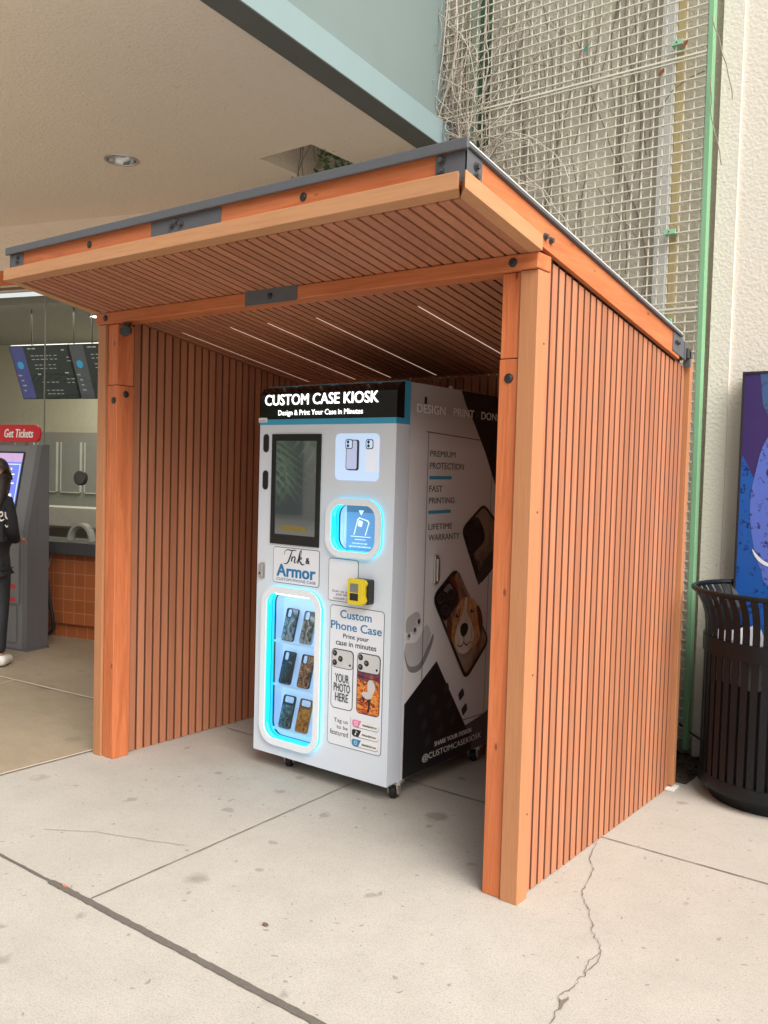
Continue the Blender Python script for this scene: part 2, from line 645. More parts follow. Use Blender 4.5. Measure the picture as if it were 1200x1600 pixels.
# ------------------------------------------------------------------ ground
GROUNDM = PAVE
g = MB()
g.add([(-2.615, -60, 0), (60, -60, 0), (60, 60, 0), (-2.615, 60, 0)], [(0, 1, 2, 3)], PAVE)
g.add([(-60, -60, 0), (-2.615, -60, 0), (-2.615, -0.985, 0), (-60, -0.985, 0)], [(0, 1, 2, 3)], PAVE)
struct(g.build('plaza_pavement', recalc=False))
g = MB()
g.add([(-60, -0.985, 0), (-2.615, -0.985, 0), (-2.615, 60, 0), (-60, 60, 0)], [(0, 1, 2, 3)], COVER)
struct(g.build('covered_floor', recalc=False))


def strip(mb, path, widths, m, z=0.004):
    vs, fs = [], []
    for i, p in enumerate(path):
        a, b = Vector(path[max(i - 1, 0)]), Vector(path[min(i + 1, len(path) - 1)])
        t = (b - a).normalized()
        nrm = Vector((-t.y, t.x))
        w = widths[i] if isinstance(widths, list) else widths
        for sgn in (-1, 1):
            vs.append((p[0] + nrm.x * w * sgn / 2, p[1] + nrm.y * w * sgn / 2, z))
    for i in range(len(path) - 1):
        fs.append((2 * i, 2 * i + 1, 2 * i + 3, 2 * i + 2))
    mb.add(vs, fs, m)


def wobble(p0, p1, n, amp):
    p0, p1 = Vector(p0), Vector(p1)
    t = (p1 - p0).normalized()
    nr = Vector((-t.y, t.x))
    return [tuple(p0.lerp(p1, i / n) + nr * random.uniform(-amp, amp)) for i in range(n + 1)]


j = MB()
strip(j, wobble((-9, -0.975), (8, -0.975), 850, 0.0014), [(random.uniform(0.010, 0.014) if i < 380 else random.uniform(0.024, 0.031)) for i in range(851)], JOINT)
struct(j.build('expansion_joint', recalc=False))
j = MB()
strip(j, wobble((-1.185, -0.955), (-1.275, 1.45), 60, 0.0012), [random.uniform(0.004, 0.008) for _ in range(61)], CUT)
strip(j, wobble((-0.03, 0.783), (4.5, 0.83), 80, 0.0012), [random.uniform(0.004, 0.008) for _ in range(81)], CUT)
strip(j, wobble((-2.40, 0.80), (-0.12, 0.785), 50, 0.0012), [random.uniform(0.004, 0.008) for _ in range(51)], CUT)
strip(j, wobble((2.2, -0.955), (2.2, -8), 60, 0.0012), 0.007, CUT)
struct(j.build('pavement_joint', recalc=False))
j = MB()
strip(j, wobble((-2.615, -0.95), (-2.615, 2.2), 70, 0.001), 0.012, PALE, 0.005)
strip(j, wobble((-2.602, -0.95), (-2.602, 2.2), 70, 0.0015), 0.006, CUT, 0.004)
strip(j, wobble((-9, 0.16), (-2.63, 0.745), 70, 0.001), 0.016, PALE, 0.005)
strip(j, wobble((-4.35, 0.585), (-4.05, -0.95), 40, 0.001), 0.010, PALE, 0.0045)
struct(j.build('floor_joint', recalc=False))
j = MB()
CR = [(-0.012, 0.706), (0.042, 0.53), (0.084, 0.467), (0.124, 0.306), (0.145, 0.237), (0.208, 0.15), (0.249, 0.082), (0.304, -0.013), (0.35, -0.07), (0.371, -0.103), (0.387, -0.212), (0.383, -0.295), (0.387, -0.349), (0.375, -0.407), (0.402, -0.484), (0.418, -0.549), (0.41, -0.7), (0.44, -0.962)]


def jag(path, sub, amp):
    out = []
    for a, b in zip(path, path[1:]):
        for i in range(sub):
            t = i / sub
            out.append((a[0] + (b[0] - a[0]) * t + random.uniform(-amp, amp), a[1] + (b[1] - a[1]) * t + random.uniform(-amp, amp)))
    return out + [path[-1]]


p = jag(CR, 5, 0.006)
strip(j, p, [random.choice((0.0014, 0.002, 0.0028, 0.004)) for _ in p], CRACK)
p = jag([(0.371, -0.103), (0.36, -0.16), (0.372, -0.22), (0.39, -0.27)], 5, 0.005)
strip(j, p, 0.002, CRACK)
strip(j, jag([(0.402, -0.40), (0.398, -0.44), (0.404, -0.48)], 3, 0.004), [0.003, 0.008, 0.012, 0.014, 0.011, 0.007, 0.003], CUT, 0.0045)
p = jag([(-1.855, -0.73), (-1.669, -0.602), (-1.441, -0.515), (-1.284, -0.444)], 6, 0.004)
strip(j, p, 0.0022, CRACK)
struct(j.build('pavement_crack', recalc=False))
# planting bed gap of bark behind the shelter
j = MB()
MULCH = plain('bark_mulch', (0.06, 0.042, 0.03), 1.0, 0, 0.5, 40, bmp=0.8, bscale=60)
j.box(-2.6, 0.03, 1.70, 2.2, 0.001, 0.006, MULCH)
bed = j.build('planting_bed')
struct(bed)
j = MB()
for _ in range(260):
    x, y = random.uniform(-0.6, 0.02), random.uniform(1.72, 2.18)
    a = random.uniform(0, PI)
    l, w = random.uniform(.01, .03), random.uniform(.004, .009)
    T = lambda u, v, h, x=x, y=y, a=a: (x + u * math.cos(a) - v * math.sin(a), y + u * math.sin(a) + v * math.cos(a), 0.008 + h + u * .3)
    j.box(-l, l, -w, w, 0, 0.008, MULCH, T)
o = j.build('bark_chips')
o['kind'] = 'stuff'
tag(o, 'dark bark chips in the narrow bed behind the shelter', 'bark')

# small litter
def flake(name, label, cat, x, y, pts, m, hgt=0.004):
    b = MB()
    b.prism(pts, lambda u, v, h: (x + u, y + v, 0.004 + h + 0.25 * u * u / .03), 0, hgt, m)
    return tag(b.build(name, loc=(x, y, 0)), label, cat)


flake('candy_wrapper', 'tiny orange wrapper lying on the dark pavement joint', 'wrapper', -1.33, -0.966,
      [(-.014, -.004), (.0, -.006), (.015, -.003), (.012, .004), (-.003, .005), (-.015, .003)], plain('orange_foil', (.50, .20, .13), .5))
flake('dry_leaf', 'small brown dry leaf on the pale concrete in the foreground', 'leaf', -0.582, -0.688,
      [(-.013, 0), (-.006, .007), (.006, .006), (.014, 0), (.005, -.006), (-.006, -.007)], plain('dark_dry_leaf', (.16, .085, .06), .8, 0, .4, 30))

# ------------------------------------------------------------------ building: trellis wall, pilaster, canopy
WY = 2.22
b = MB()
b.box(-3.7, -0.095, WY, WY + 0.25, -0.05, 8.0, WALLS)
b.box(-0.095, 0.015, WY - 0.06, WY + 0.25, -0.05, 8.0, CREAM)
b.box(0.015, 0.36, WY - 0.045, WY + 0.25, -0.05, 8.0, CREAM)
b.box(0.36, 9.0, WY + 0.0, WY + 0.25, -0.05, 8.0, CREAM)
b.box(-3.7, -0.095, WY - 0.03, WY, -0.05, 0.10, plain('wall_footing', (0.34, 0.31, 0.26), 0.9, 0, 0.2, 8))
tag(b.build('stucco_wall', loc=(0, WY, 0)), 'tall cream stucco wall with a pale pilaster behind the trellis and poster', 'wall')

# trellis
tr = thing('wall_trellis', 'cream painted square wire mesh trellis with a green edge post on the stucco wall', 'trellis', (-1.0, 2.11, 0))
TY = 2.10
b = MB()
x = -0.160
k = 0
while x > -3.45:
    b.box(x - .0030, x + .0030, TY, TY + .007, 0.10, 6.2, MESHP)
    x -= 0.0562
z = 0.12
while z < 6.2:
    b.box(-3.45, -0.128, TY - .008, TY - .0005, z - .0030, z + .0030, MESHP)
    z += 0.0547
for z in (2.478, 3.845, 5.21):
    b.box(-3.45, -0.128, TY - .009, TY - .001, z + .010, z + .020, MESHP)
b.build('mesh_panel', tr)
b = MB()
b.hexa([(xx + ((-.042) if zz > 1 else 0), yy, zz) for xx in (-.126, -.098) for yy in (TY - .012, TY + .04) for zz in (.06, 6.3)], GREENP)
b.build('edge_post', tr, bevel=.002)
b = MB()
b.box(-0.435, -0.362, 2.165, 2.205, 0.1, 6.3, plain('galvanised_strip', (.74, .74, .72), .6, 0, .06, 2, stretch=(60, 60, 1)))
for i in range(8):
    b.box(-0.432 + .009 * i, -0.428 + .009 * i, 2.160, 2.165, 0.1, 6.3, MATS['galvanised_strip'])
b.build('metal_channel', tr)
b = MB()
b.box(-0.348, -0.312, 2.175, 2.215, 0.1, 6.3, plain('pale_timber', (.56, .45, .24), .8, 0, .15, 3, stretch=(20, 20, 1)))
b.build('timber_batten', tr)
for (x0, x1) in ((-1.62, -1.50), (-2.72, -2.62)):
    b = MB()
    b.box(x0, x0 + .05, 2.13, 2.20, 0.1, 6.3, plain('trellis_dark_green', (.045, .10, .065), .6, 0, .2, 3))
    b.box(x0 - .06, x0, 2.125, 2.195, 0.1, 6.3, plain('trellis_sage', (.28, .36, .29), .6, 0, .1, 3))
    b.build('support_post', tr)
for zz in (1.2, 2.43, 2.92, 3.945, 4.9):
    b = MB()
    b.box(-0.352, -0.288, TY - .012, TY + .06, zz - .013, zz + .013, plain('clip_green', (.30, .52, .36), .5))
    b.cyl((-0.322, TY - .012, zz), (0, -1, 0), .004, .003, BOLT, 8)
    b.build('clip', tr)

# dead climbing stems
def wander(p0, d0, n, step, curl, pull=None, ylim=(2.03, 2.2)):
    p, d = Vector(p0), Vector(d0).normalized()
    out = [tuple(p)]
    for i in range(n):
        d = (d + Vector((random.uniform(-1, 1), random.uniform(-.5, .5), random.uniform(-1, 1))) * curl)
        if pull:
            d += Vector(pull) * .06
        d.normalize()
        p = p + d * step
        p.y = min(max(p.y, ylim[0]), ylim[1])
        out.append(tuple(p))
    return out


vine = thing('dead_vine', 'tangle of bare pale climbing stems on the trellis beside the teal wall', 'vine', (-1.7, 2.1, 0))
b = MB()
rnd = random.Random(3)
random.seed(11)
for i in range(60):
    x = random.gauss(-1.72, .13)
    pth = wander((x, random.uniform(2.02, 2.1), random.uniform(2.7, 3.9)), (random.uniform(-.35, .35), 0, 1), random.randint(12, 26), .06, .28, None, (2.0, 2.14))
    r = random.uniform(.0014, .0036)
    b.tube(pth, [r * (1 - .6 * t / len(pth)) for t in range(len(pth))], STEMP if random.random() < .5 else STEM, 5)
for i in range(90):
    x = random.gauss(-1.66, .13)
    pth = wander((x, random.uniform(1.98, 2.08), random.choice((random.uniform(2.9, 4.3), random.uniform(3.2, 3.75)))), (random.uniform(-1, 1), 0, random.uniform(-1, 1)), random.randint(8, 18), .05, .4, None, (1.95, 2.1))
    b.tube(pth, random.uniform(.0014, .0034), random.choice((STEMP, STEMP, STEM)), 5)
b.tube(wander((-2.0, 2.0, 3.3), (.15, 0, 1), 30, .06, .10, (.02, 0, 1), (1.96, 2.06)), .005, STEMP, 6)
b.tube(wander((-1.96, 2.02, 3.5), (.1, 0, 1), 26, .06, .10, (.0, 0, 1), (1.96, 2.06)), .004, STEMP, 6)
b.tube([(-1.3, 2.07, 3.35), (-1.2, 2.06, 3.1), (-.98, 2.05, 2.8), (-.8, 2.05, 2.72), (-.83, 2.05, 2.58), (-.7, 2.05, 2.50), (-.5, 2.05, 2.44), (-.36, 2.06, 2.40), (-.29, 2.06, 2.39)], .004, STEMP, 6)
for i in range(70):
    x = random.gauss(-1.68, .12)
    pth = wander((x, random.uniform(2.11, 2.17), random.uniform(3.0, 4.3)), (random.uniform(-.8, .8), 0, random.choice((1, 1, -1))), random.randint(8, 20), .05, .30, None, (2.09, 2.19))
    b.tube(pth, random.uniform(.0016, .0042), STEM, 5)
b.build('stem', vine, smooth=True)
vine2 = thing('dead_vine', 'dark dried stems running up behind the middle of the trellis mesh', 'vine', (-0.7, 2.18, 0))
b = MB()
for i in range(24):
    x = random.choice((-1.25, -1.12, -.98, -.72, -.62, -.56, -.52, -.5)) + random.gauss(0, .03)
    pth = wander((x, 2.19, random.uniform(1.8, 3.6)), (random.uniform(-.12, .22), 0, 1), random.randint(18, 45), .06, .11, (.0, 0, 1), (2.15, 2.21))
    r = random.uniform(.002, .006)
    b.tube(pth, [r * (1 - .5 * t / len(pth)) for t in range(len(pth))], STEM, 5)
for i in range(22):
    x = random.uniform(-1.5, -.45)
    pth = wander((x, 2.15, random.uniform(2.2, 4.4)), (random.uniform(-.6, .6), 0, 1), random.randint(8, 22), .05, .26, None, (2.12, 2.21))
    b.tube(pth, random.uniform(.0015, .0035), STEM, 5)
for s0 in ((-.125, 4.02, .05), (-.12, 3.7, -.02)):
    pth = wander((s0[0], 2.06, s0[1]), (.2, 0, -1), 14, .035, .2, (s0[2], 0, -1), (2.05, 2.10))
    b.tube(pth, .003, STEM, 5)
b.build('stem', vine2, smooth=True)
for (x, z, mt) in ((-.275, 3.92, LEAFR), (-.40, 3.80, LEAFR), (-1.83, 3.42, LEAFR), (-1.75, 3.36, LEAFR), (-.86, 4.05, plain('green_tie', (.05, .32, .25), .5))):
    b = MB()
    T = lambda u, v, h, x=x, z=z: (x + u + .3 * v, 2.085 - h - u * .4, z + v)
    b.prism([(-.018, 0), (-.008, .014), (.012, .018), (.02, .002), (.008, -.018), (-.01, -.016)], T, 0, .003, mt)
    b.build('leaf' if mt is LEAFR else 'plastic_tie', vine2)

# canopy
cdir = Vector((-0.121, 0.9926))          # the beam runs almost along the shelter's depth
cnor = Vector((0.9926, 0.121))
B0 = Vector((-1.559, 0.03))              # a point on the beam's outer face


def CT(s, w, z):                         # s along the beam, w outward
    q = B0 + cdir * s + cnor * w
    return (q.x, q.y, z)


cano = thing('building_canopy', 'deep stucco canopy with a teal edge beam and teal wall over the walkway', 'canopy', (-3.5, 0.5, 3.656))
SZ = 3.656
s_in = -0.165
b = MB()
xe = lambda y: (B0 + cdir * ((y - B0.y) / cdir.y) + cnor * s_in).x
hx0, hx1, hy0, hy1 = -2.98, -2.50, 1.53, 2.205
y0, y1 = -.85, 2.215
NX = -7.8


plate([(NX, y0), (xe(y0), y0), (xe(y1), y1), (NX, y1)], [[(hx0, hy0), (hx0, hy1), (hx1, hy1), (hx1, hy0)], circ(-3.813, 1.027, .099, 32)[::-1], circ(-4.6, -.45, .099, 32)[::-1]],
      WORLD, SZ, SZ + .06, SOFFIT, b)
# sides of the planting opening
b.box(hx0 - .03, hx0, hy0, hy1, SZ + .06, SZ + .75, SOFFIT)
b.box(hx0, hx1 + .03, hy0 - .03, hy0, SZ + .06, SZ + .75, SOFFIT)
b.box(hx1, hx1 + .03, hy0, hy1, SZ + .06, SZ + .75, SOFFIT)
b.build('soffit', cano, recalc=True)
b = MB()
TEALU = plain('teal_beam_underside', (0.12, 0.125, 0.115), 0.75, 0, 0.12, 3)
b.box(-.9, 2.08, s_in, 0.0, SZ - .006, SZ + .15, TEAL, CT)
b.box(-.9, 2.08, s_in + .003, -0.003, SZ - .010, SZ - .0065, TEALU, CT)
for (s, w) in ((-.35, -.07), (-.2, -.05), (.55, -.1), (1.15, -.04), (1.6, -.09), (.9, -.14)):
    b.cyl(CT(s, w, SZ - .010), (0, 0, -1), .005, .003, BOLT, 8)
b.build('edge_beam', cano, bevel=.003)
b = MB()
b.box(-.9, 2.085, -.30, -.06, SZ + .15, 8.0, TEALW, CT)
b.build('upper_wall', cano)


def lamp(x, y, lab=None, on=False):
    f = MB()
    f.lathe((x, y, SZ), [(.092, .03), (.096, .002), (.100, -.006), (.118, -.006), (.120, 0.0)], CHROME, 32)
    o = f.build('downlight', cano, smooth=True)
    f = MB()
    f.lathe((x, y, SZ), [(.0955, -.002), (.088, .045), (.065, .075), (.0, .075)], plain('lamp_reflector', (.5, .5, .5), .15, .95, .05), 32)
    f.cyl((x, y, SZ + .07), (0, 0, -1), .028, .045, plain('lamp_bulb', (.6, .6, .58), .3), 12)
    f.build('reflector', o, smooth=True)


lamp(-3.813, 1.027)
lamp(-4.6, -.45)
# ivy in the soffit opening
ivy = thing('ivy_sprig', 'small ivy sprig with bare twigs hanging in the soffit opening', 'ivy', (-2.75, 2.0, SZ))
b = MB()
for i in range(16):
    p = wander((random.uniform(-2.95, -2.55), random.uniform(1.6, 2.1), SZ + .5), (random.uniform(-.5, .5), random.uniform(-.3, .3), -1), 12, .05, .3, (0, 0, -1), (1.56, 2.19))
    b.tube(p, .0035, STEM, 5)
b.build('stem', ivy)
b = MB()
for i in range(26):
    c = Vector((random.gauss(-2.72, .07), random.gauss(1.98, .05), SZ + random.uniform(-.01, .14)))
    a = random.uniform(0, 2 * PI)
    q = Matrix.Rotation(a, 3, 'Z') @ Matrix.Rotation(random.uniform(-.9, .9), 3, 'X') @ Matrix.Rotation(random.uniform(-.9, .9), 3, 'Y')
    s = random.uniform(.022, .04)
    pts = [(-.2, -.9), (-.8, -.35), (-.95, .25), (-.35, .3), (0, 1), (.35, .3), (.95, .25), (.8, -.35), (.2, -.9)]
    b.prism(pts, lambda u, v, h: tuple(c + q @ Vector((u * s, v * s, h + .004 * u * u))), 0, .0015, LEAF)
b.build('foliage', ivy)

# ------------------------------------------------------------------ wooden shelter
W = 2.568
S = 0.163
zr = lambda y: 2.329 - S * y             # underside of the slatted ceiling
sh = thing('wooden_shelter', 'orange stained wooden slat shelter with a sloping roof around the white kiosk', 'shelter', (-W / 2, 0.6, 0))


def bolt(bp, c, axis, r=.012, parent=sh, hexh=True, m=BOLT):
    q = MB()
    a = Vector(axis)
    q.cyl(c, axis, r * 1.25, .003, m, 20)
    if hexh:
        q.cyl(Vector(c) + a * .003, axis, r * .85, .011, m, 6, r * .8)
    else:
        q.cyl(Vector(c) + a * .003, axis, r * 1.05, .003, m, 20, r * .7)
    return q.build('bolt', bp, smooth=False)


# posts
b = MB()
b.box(-.150, -.0725, .006, .10, 0.0, 1.966, POST)
b.box(-.148, -.0745, .008, .10, 1.969, 2.272, POST)
po = b.build('post', sh, bevel=.003)
bolt(po, (-.109, .006, 1.897), (0, -1, 0), .014, hexh=False, m=BLACKM)
b = MB()
b.box(-2.497, -2.414, .008, .112, 0.0, 1.958, POST)
b.box(-2.495, -2.416, .010, .112, 1.961, 2.272, POST)
po = b.build('post', sh, bevel=.003)
bolt(po, (-2.440, .008, 1.880), (0, -1, 0), .014, hexh=False, m=BLACKM)
bolt(po, (-2.414, .062, 1.915), (1, 0, 0), .014, hexh=False, m=BLACKM)
for (x0, x1) in ((-.15, -.04), (-2.53, -2.415)):
    b = MB()
    b.box(x0, x1, 1.40, 1.50, 0, zr(1.45) - .004, POST)
    b.build('post', sh, bevel=.003)
# corner trims
for (x0, x1) in ((-.070, 0.0), (-W, -2.505)):
    b = MB()
    b.box(x0, x1, -.002, .074, 0.0, 2.272, TRIMZ)
    b.build('corner_trim', sh, bevel=.002)
b = MB()
b.box(-.034, .004, 1.578, 1.618, 0.02, 2.145, TRIMZ)
b.build('corner_trim', sh, bevel=.002)
b = MB()
b.box(-W - .004, -W + .034, 1.578, 1.618, 0.02, 2.145, TRIMZ)
b.build('corner_trim', sh, bevel=.002)


def slat_wall(xc0, xc1, xo0, xo1, xi0, xi1, pitch, y_start, gap):
    q = MB()
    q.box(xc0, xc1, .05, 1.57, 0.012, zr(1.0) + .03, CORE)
    y = y_start
    while y < 1.56:
        ye = min(y + pitch - gap, 1.566)
        j = random.uniform(0, .004)
        for (a, c) in ((xo0, xo1), (xi0, xi1)):
            yb = max(y, .112) if a == xi0 else y
            if a == xi0 and ye < .12:
                continue
            if ye - yb < .006:
                continue
            zt0 = zr(yb) + .028 if a == xo0 else zr(yb) - .002
            zt1 = zr(ye) + .028 if a == xo0 else zr(ye) - .002
            if a == xi0 and ye > 1.405:
                continue
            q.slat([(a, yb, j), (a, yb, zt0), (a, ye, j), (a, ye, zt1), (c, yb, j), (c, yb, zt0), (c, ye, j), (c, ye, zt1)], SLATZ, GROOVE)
        y += pitch
    return q.build('side_wall', sh, bevel=.0012)


slat_wall(-.075, -.046, -.046, -.020, -.100, -.075, .0555, .0875, .0145)
slat_wall(-2.525, -2.490, -2.548, -2.525, -2.490, -2.452, .0525, .0865, .0125)
for (yy, zz) in ((.055, 2.02), (.060, .83), (.050, 1.42), (.055, .32), (.245, 1.72), (.58, 1.95), (.80, 1.12), (1.02, 1.62), (.41, .66), (1.30, .92)):
    q = MB()
    xw = .0 if yy < .07 else -.020
    q.cyl((xw - .001, yy, zz), (1, 0, 0), .0042, .0022, plain('screw_head', (.16, .07, .035), .5, .4), 10)
    q.build('screw', sh)
# back wall
b = MB()
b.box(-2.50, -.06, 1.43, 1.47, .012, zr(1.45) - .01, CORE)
x = -2.452
while x < -.12:
    b.box(x, min(x + .0425, -.101), 1.405, 1.43, .0, zr(1.42) - .004, SLATZ)
    x += .0525
b.build('back_wall', sh, bevel=.0012)
# front beam
b = MB()
b.box(-W - .004, .004, -.016, .085, 2.274, 2.330, BEAMX)
be = b.build('front_beam', sh, bevel=.004)
bolt(be, (-.095, -.016, 2.302), (0, -1, 0), .013, hexh=False, m=BLACKM)
bolt(be, (-2.487, -.016, 2.302), (0, -1, 0), .013, hexh=False, m=BLACKM)
b = MB()
b.box(-1.452, -1.136, -.020, -.0165, 2.268, 2.334, GREYM)
br = b.build('splice_bracket', be, bevel=.002)
bolt(br, (-1.294, -.020, 2.300), (0, -1, 0), .011, hexh=False, m=BLACKM)

# roof: slatted ceiling, deck, edge beams, fascias, flashing
rf = MB()
GX0 = -.075
yA, yB = -.452, 1.43


def sl_box(q, x0, x1, ya, yb, d0, d1, m):
    q.hexa([(x0, ya, zr(ya) + d0), (x0, ya, zr(ya) + d1), (x0, yb, zr(yb) + d0), (x0, yb, zr(yb) + d1),
            (x1, ya, zr(ya) + d0), (x1, ya, zr(ya) + d1), (x1, yb, zr(yb) + d0), (x1, yb, zr(yb) + d1)], m)


pit, gp = .054, .0125
sl_box(rf, GX0 + gp / 2, -.034, yA, yB, 0, .016, SLATY)
k = 0
x = GX0
while x - pit > -W + .03:
    sl_box(rf, x - pit + gp / 2, x - gp / 2, yA, yB, random.uniform(0, .0012), .016, SLATY)
    x -= pit
rf.build('slatted_ceiling', sh, bevel=.001)
b = MB()
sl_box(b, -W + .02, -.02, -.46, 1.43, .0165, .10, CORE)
b.build('roof_core', sh)
for n, k in ((0, 13), (1, 24), (2, 30), (3, 35), (4, 42)):
    xx = GX0 - pit * k
    b = MB()
    sl_box(b, xx - .0022, xx + .0022, .37, 1.40, .002, .008, glow('led_strip_light', (1.0, .84, .70), .32))
    b.build('light_strip', sh)
# side edge beams
for (x0, x1) in ((-.040, 0.0), (-W, -W + .04)):
    b = MB()
    sl_box(b, x0, x1, -.488, 1.43, .028, .132, BEAMY)
    sb = b.build('edge_beam', sh, bevel=.002)
    if x1 == 0.0:
        bolt(sb, (0, .036, zr(.036) + .068), (1, 0, 0), .011)
        bolt(sb, (0, .078, zr(.078) + .070), (1, 0, 0), .011)
b = MB()
zf = zr(-.49)
b.box(-W + .04, -.04, -.490, -.452, zf + .02, zf + .135, BEAMX)
fb = b.build('edge_beam', sh, bevel=.002)
for xx in (-.67, -1.934):
    bolt(fb, (xx, -.490, zf + .094), (0, -1, 0), .012, hexh=False, m=BLACKM)
b = MB()
sl_box(b, -W + .04, -.04, 1.39, 1.43, .0, .132, BEAMX)
b.build('edge_beam', sh, bevel=.002)
# tan fascia boards, open mitre at the right front corner
b = MB()
b.hexa([(-W - .014, -.522, zf + .002), (-W - .014, -.522, zf + .056), (-W - .004, -.452, zf - .001), (-W + .004, -.492, zf + .056),
        (-.004, -.522, zf + .002), (-.004, -.522, zf + .056), (-.042, -.452, zf - .001), (-.020, -.492, zf + .056)], TRIMX)
b.build('fascia_board', sh, bevel=.002)
for sx in (1, -1):
    b = MB()
    ox = .018 if sx > 0 else -W - .018
    ix = -.034 if sx > 0 else -W + .034
    pts = []
    for xx in (ox, ix):
        for yy in (-.518 if xx == ox else -.462, -.012):
            for d in (-.001, .054):
                pts.append((xx, yy, zr(yy) + d))
    pts = [pts[i] for i in (4, 5, 6, 7, 0, 1, 2, 3)]
    # top inner edge hugs the beam
    b.hexa(pts, TRIMY)
    b.build('fascia_board', sh, bevel=.002)
# flashing and corner plates
b = MB()
sl_box(b, -W - .016, .014, -.500, 1.43, .133, .150, GREYM)
b.box(-W - .018, .018, -.512, -.498, zf + .124, zf + .158, GREYM)
b.build('roof_flashing', sh, bevel=.003)
b = MB()
sl_box(b, .0142, .0155, -.497, 1.43, .143, .147, plain('drip_edge', (.75, .75, .74), .4, .2))
b.build('drip_edge', sh)


def plate_box(x0, x1, y0, y1, z0, z1):
    q = MB()
    q.box(x0, x1, y0, y1, z0, z1, GREYM)
    return q


b = plate_box(-.108, .004, -.494, -.4905, zf + .03, zf + .124)
sl_box(b, .0005, .004, -.494, -.400, .035, .131, GREYM)
cp = b.build('corner_plate', sh)
for (xx, dz) in ((-.086, .108), (-.088, .076)):
    bolt(cp, (xx, -.494, zf + dz), (0, -1, 0), .0115)
for dz in (.098, .066):
    bolt(cp, (.004, -.437, zr(-.437) + dz), (1, 0, 0), .0115)
b = plate_box(-W - .004, -2.462, -.494, -.4905, zf + .03, zf + .124)
sl_box(b, -W - .004, -W - .0005, -.494, -.400, .035, .131, GREYM)
cp = b.build('corner_plate', sh)
for dz in (.108, .088):
    bolt(cp, (-2.50, -.494, zf + dz), (0, -1, 0), .009)
b = plate_box(-1.507, -1.092, -.494, -.4905, zf + .03, zf + .124)
cp = b.build('splice_bracket', sh)
for (xx, dz) in ((-1.375, .092), (-1.346, .105), (-1.317, .092)):
    bolt(cp, (xx, -.494, zf + dz), (0, -1, 0), .0105)
b = MB()
sl_box(b, .0005, .004, 1.330, 1.480, .045, .131, GREYM)
b.box(-.03, .006, 1.482, 1.505, 2.13, 2.215, GREYM)
b.box(-.015, .012, 1.505, 1.560, 2.14, 2.185, BLACKM)
b.box(-.015, .012, 1.545, 1.565, 2.10, 2.175, GREYM)
cp = b.build('corner_plate', sh)
for dy in (1.365, 1.392):
    bolt(cp, (.004, dy, zr(dy) + .092), (1, 0, 0), .008)
# packing shims at the rear foot
b = MB()
b.box(-.03, .02, 1.545, 1.632, .002, .012, plain('white_shim', (.75, .74, .70), .7))
b.build('shim', sh)

# camera clamped under the beam
sc = thing('security_camera', 'small black camera hanging under the beam beside the far post', 'camera', (-2.34, .02, 2.274))
b = MB()
b.cyl((-2.365, .03, 2.274), (0, 0, -1), .022, .014, BLACKM, 20)
b.tube([(-2.365, .03, 2.262), (-2.36, .025, 2.243), (-2.345, .015, 2.235)], .011, BLACKM, 10)
b.build('mount', sc, smooth=True)
b = MB()
a0, a1 = Vector((-2.36, .035, 2.240)), Vector((-2.30, -.03, 2.222))
d = (a1 - a0).normalized()
b.tube([a0, a0 + d * .03, a0 + d * .031, a1, a1 + d * .012], [.018, .020, .024, .026, .027], BLACKM, 24)
hd = b.build('housing', sc, smooth=True)
b = MB()
b.cyl(a1 + d * .0125, d, .017, .002, GLOSSB, 20)
b.build('lens', hd)

# ------------------------------------------------------------------ kiosk
KX0, KX1, KY = -1.816, -.939, .451
ko = thing('phone_case_kiosk', 'tall white vending kiosk printing phone cases inside the wooden shelter', 'kiosk', (-1.378, .9, 0))
F = lambda u, v, h: (u, KY - h, v)
SD = lambda u, v, h: (KX1 + h, u, v)
Z0, Z1 = .085, 1.968
YS = .553                                 # back of the front module
OW = rrect(-1.724, -1.386, .176, .922, .065, 8)      # display window opening
OD = rrect(-1.305, -1.030, 1.168, 1.388, .060, 8)    # dispenser opening
LB = rrect(-1.300, -1.034, 1.504, 1.727, .026, 6)    # lit picture
b = MB()
plate([(KX0, Z0), (KX1, Z0), (KX1, 1.772), (KX0, 1.772)], [OW[::-1], OD[::-1]], F, -.012, 0, WHITE, b)
for (x0, x1) in ((KX0, KX0 + .006), (KX1 - .006, KX1)):
    b.box(x0, x1, KY + .012, YS, Z0, 1.772, WHITE)
b.box(KX0, KX1, KY + .012, YS, Z0 - .0005, Z0 + .004, WHITE)
b.build('front_door', ko)
# body with wrap
b = MB()
prof = [(YS + .012, .09), (1.385, .09), (1.385, 1.93)] + [(1.385 - .04 + .04 * math.cos(R(w)), 1.93 + .04 * math.sin(R(w))) for w in (30, 60, 90)] + [(YS + .012, 1.970)]
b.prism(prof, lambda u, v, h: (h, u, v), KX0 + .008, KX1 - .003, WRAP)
for (xa, xb, za, zb) in ((KX0 + .02, KX0 + .045, .10, 1.955), (KX1 - .035, KX1 - .012, .10, 1.955), (KX0 + .045, KX1 - .035, 1.93, 1.955), (KX0 + .045, KX1 - .035, .10, .125)):
    b.box(xa, xb, YS - .03, YS + .014, za, zb, BLACKM)
b.build('cabinet_body', ko)
# header
b = MB()


def hprof(y0, y1, z0, z1, r):
    return [(y1, z0), (y1, z1)] + [(y0 + r - r * math.sin(R(w)), z1 - r + r * math.cos(R(w))) for w in (0, 15, 30, 45, 60, 75, 90)] + [(y0, z0)]


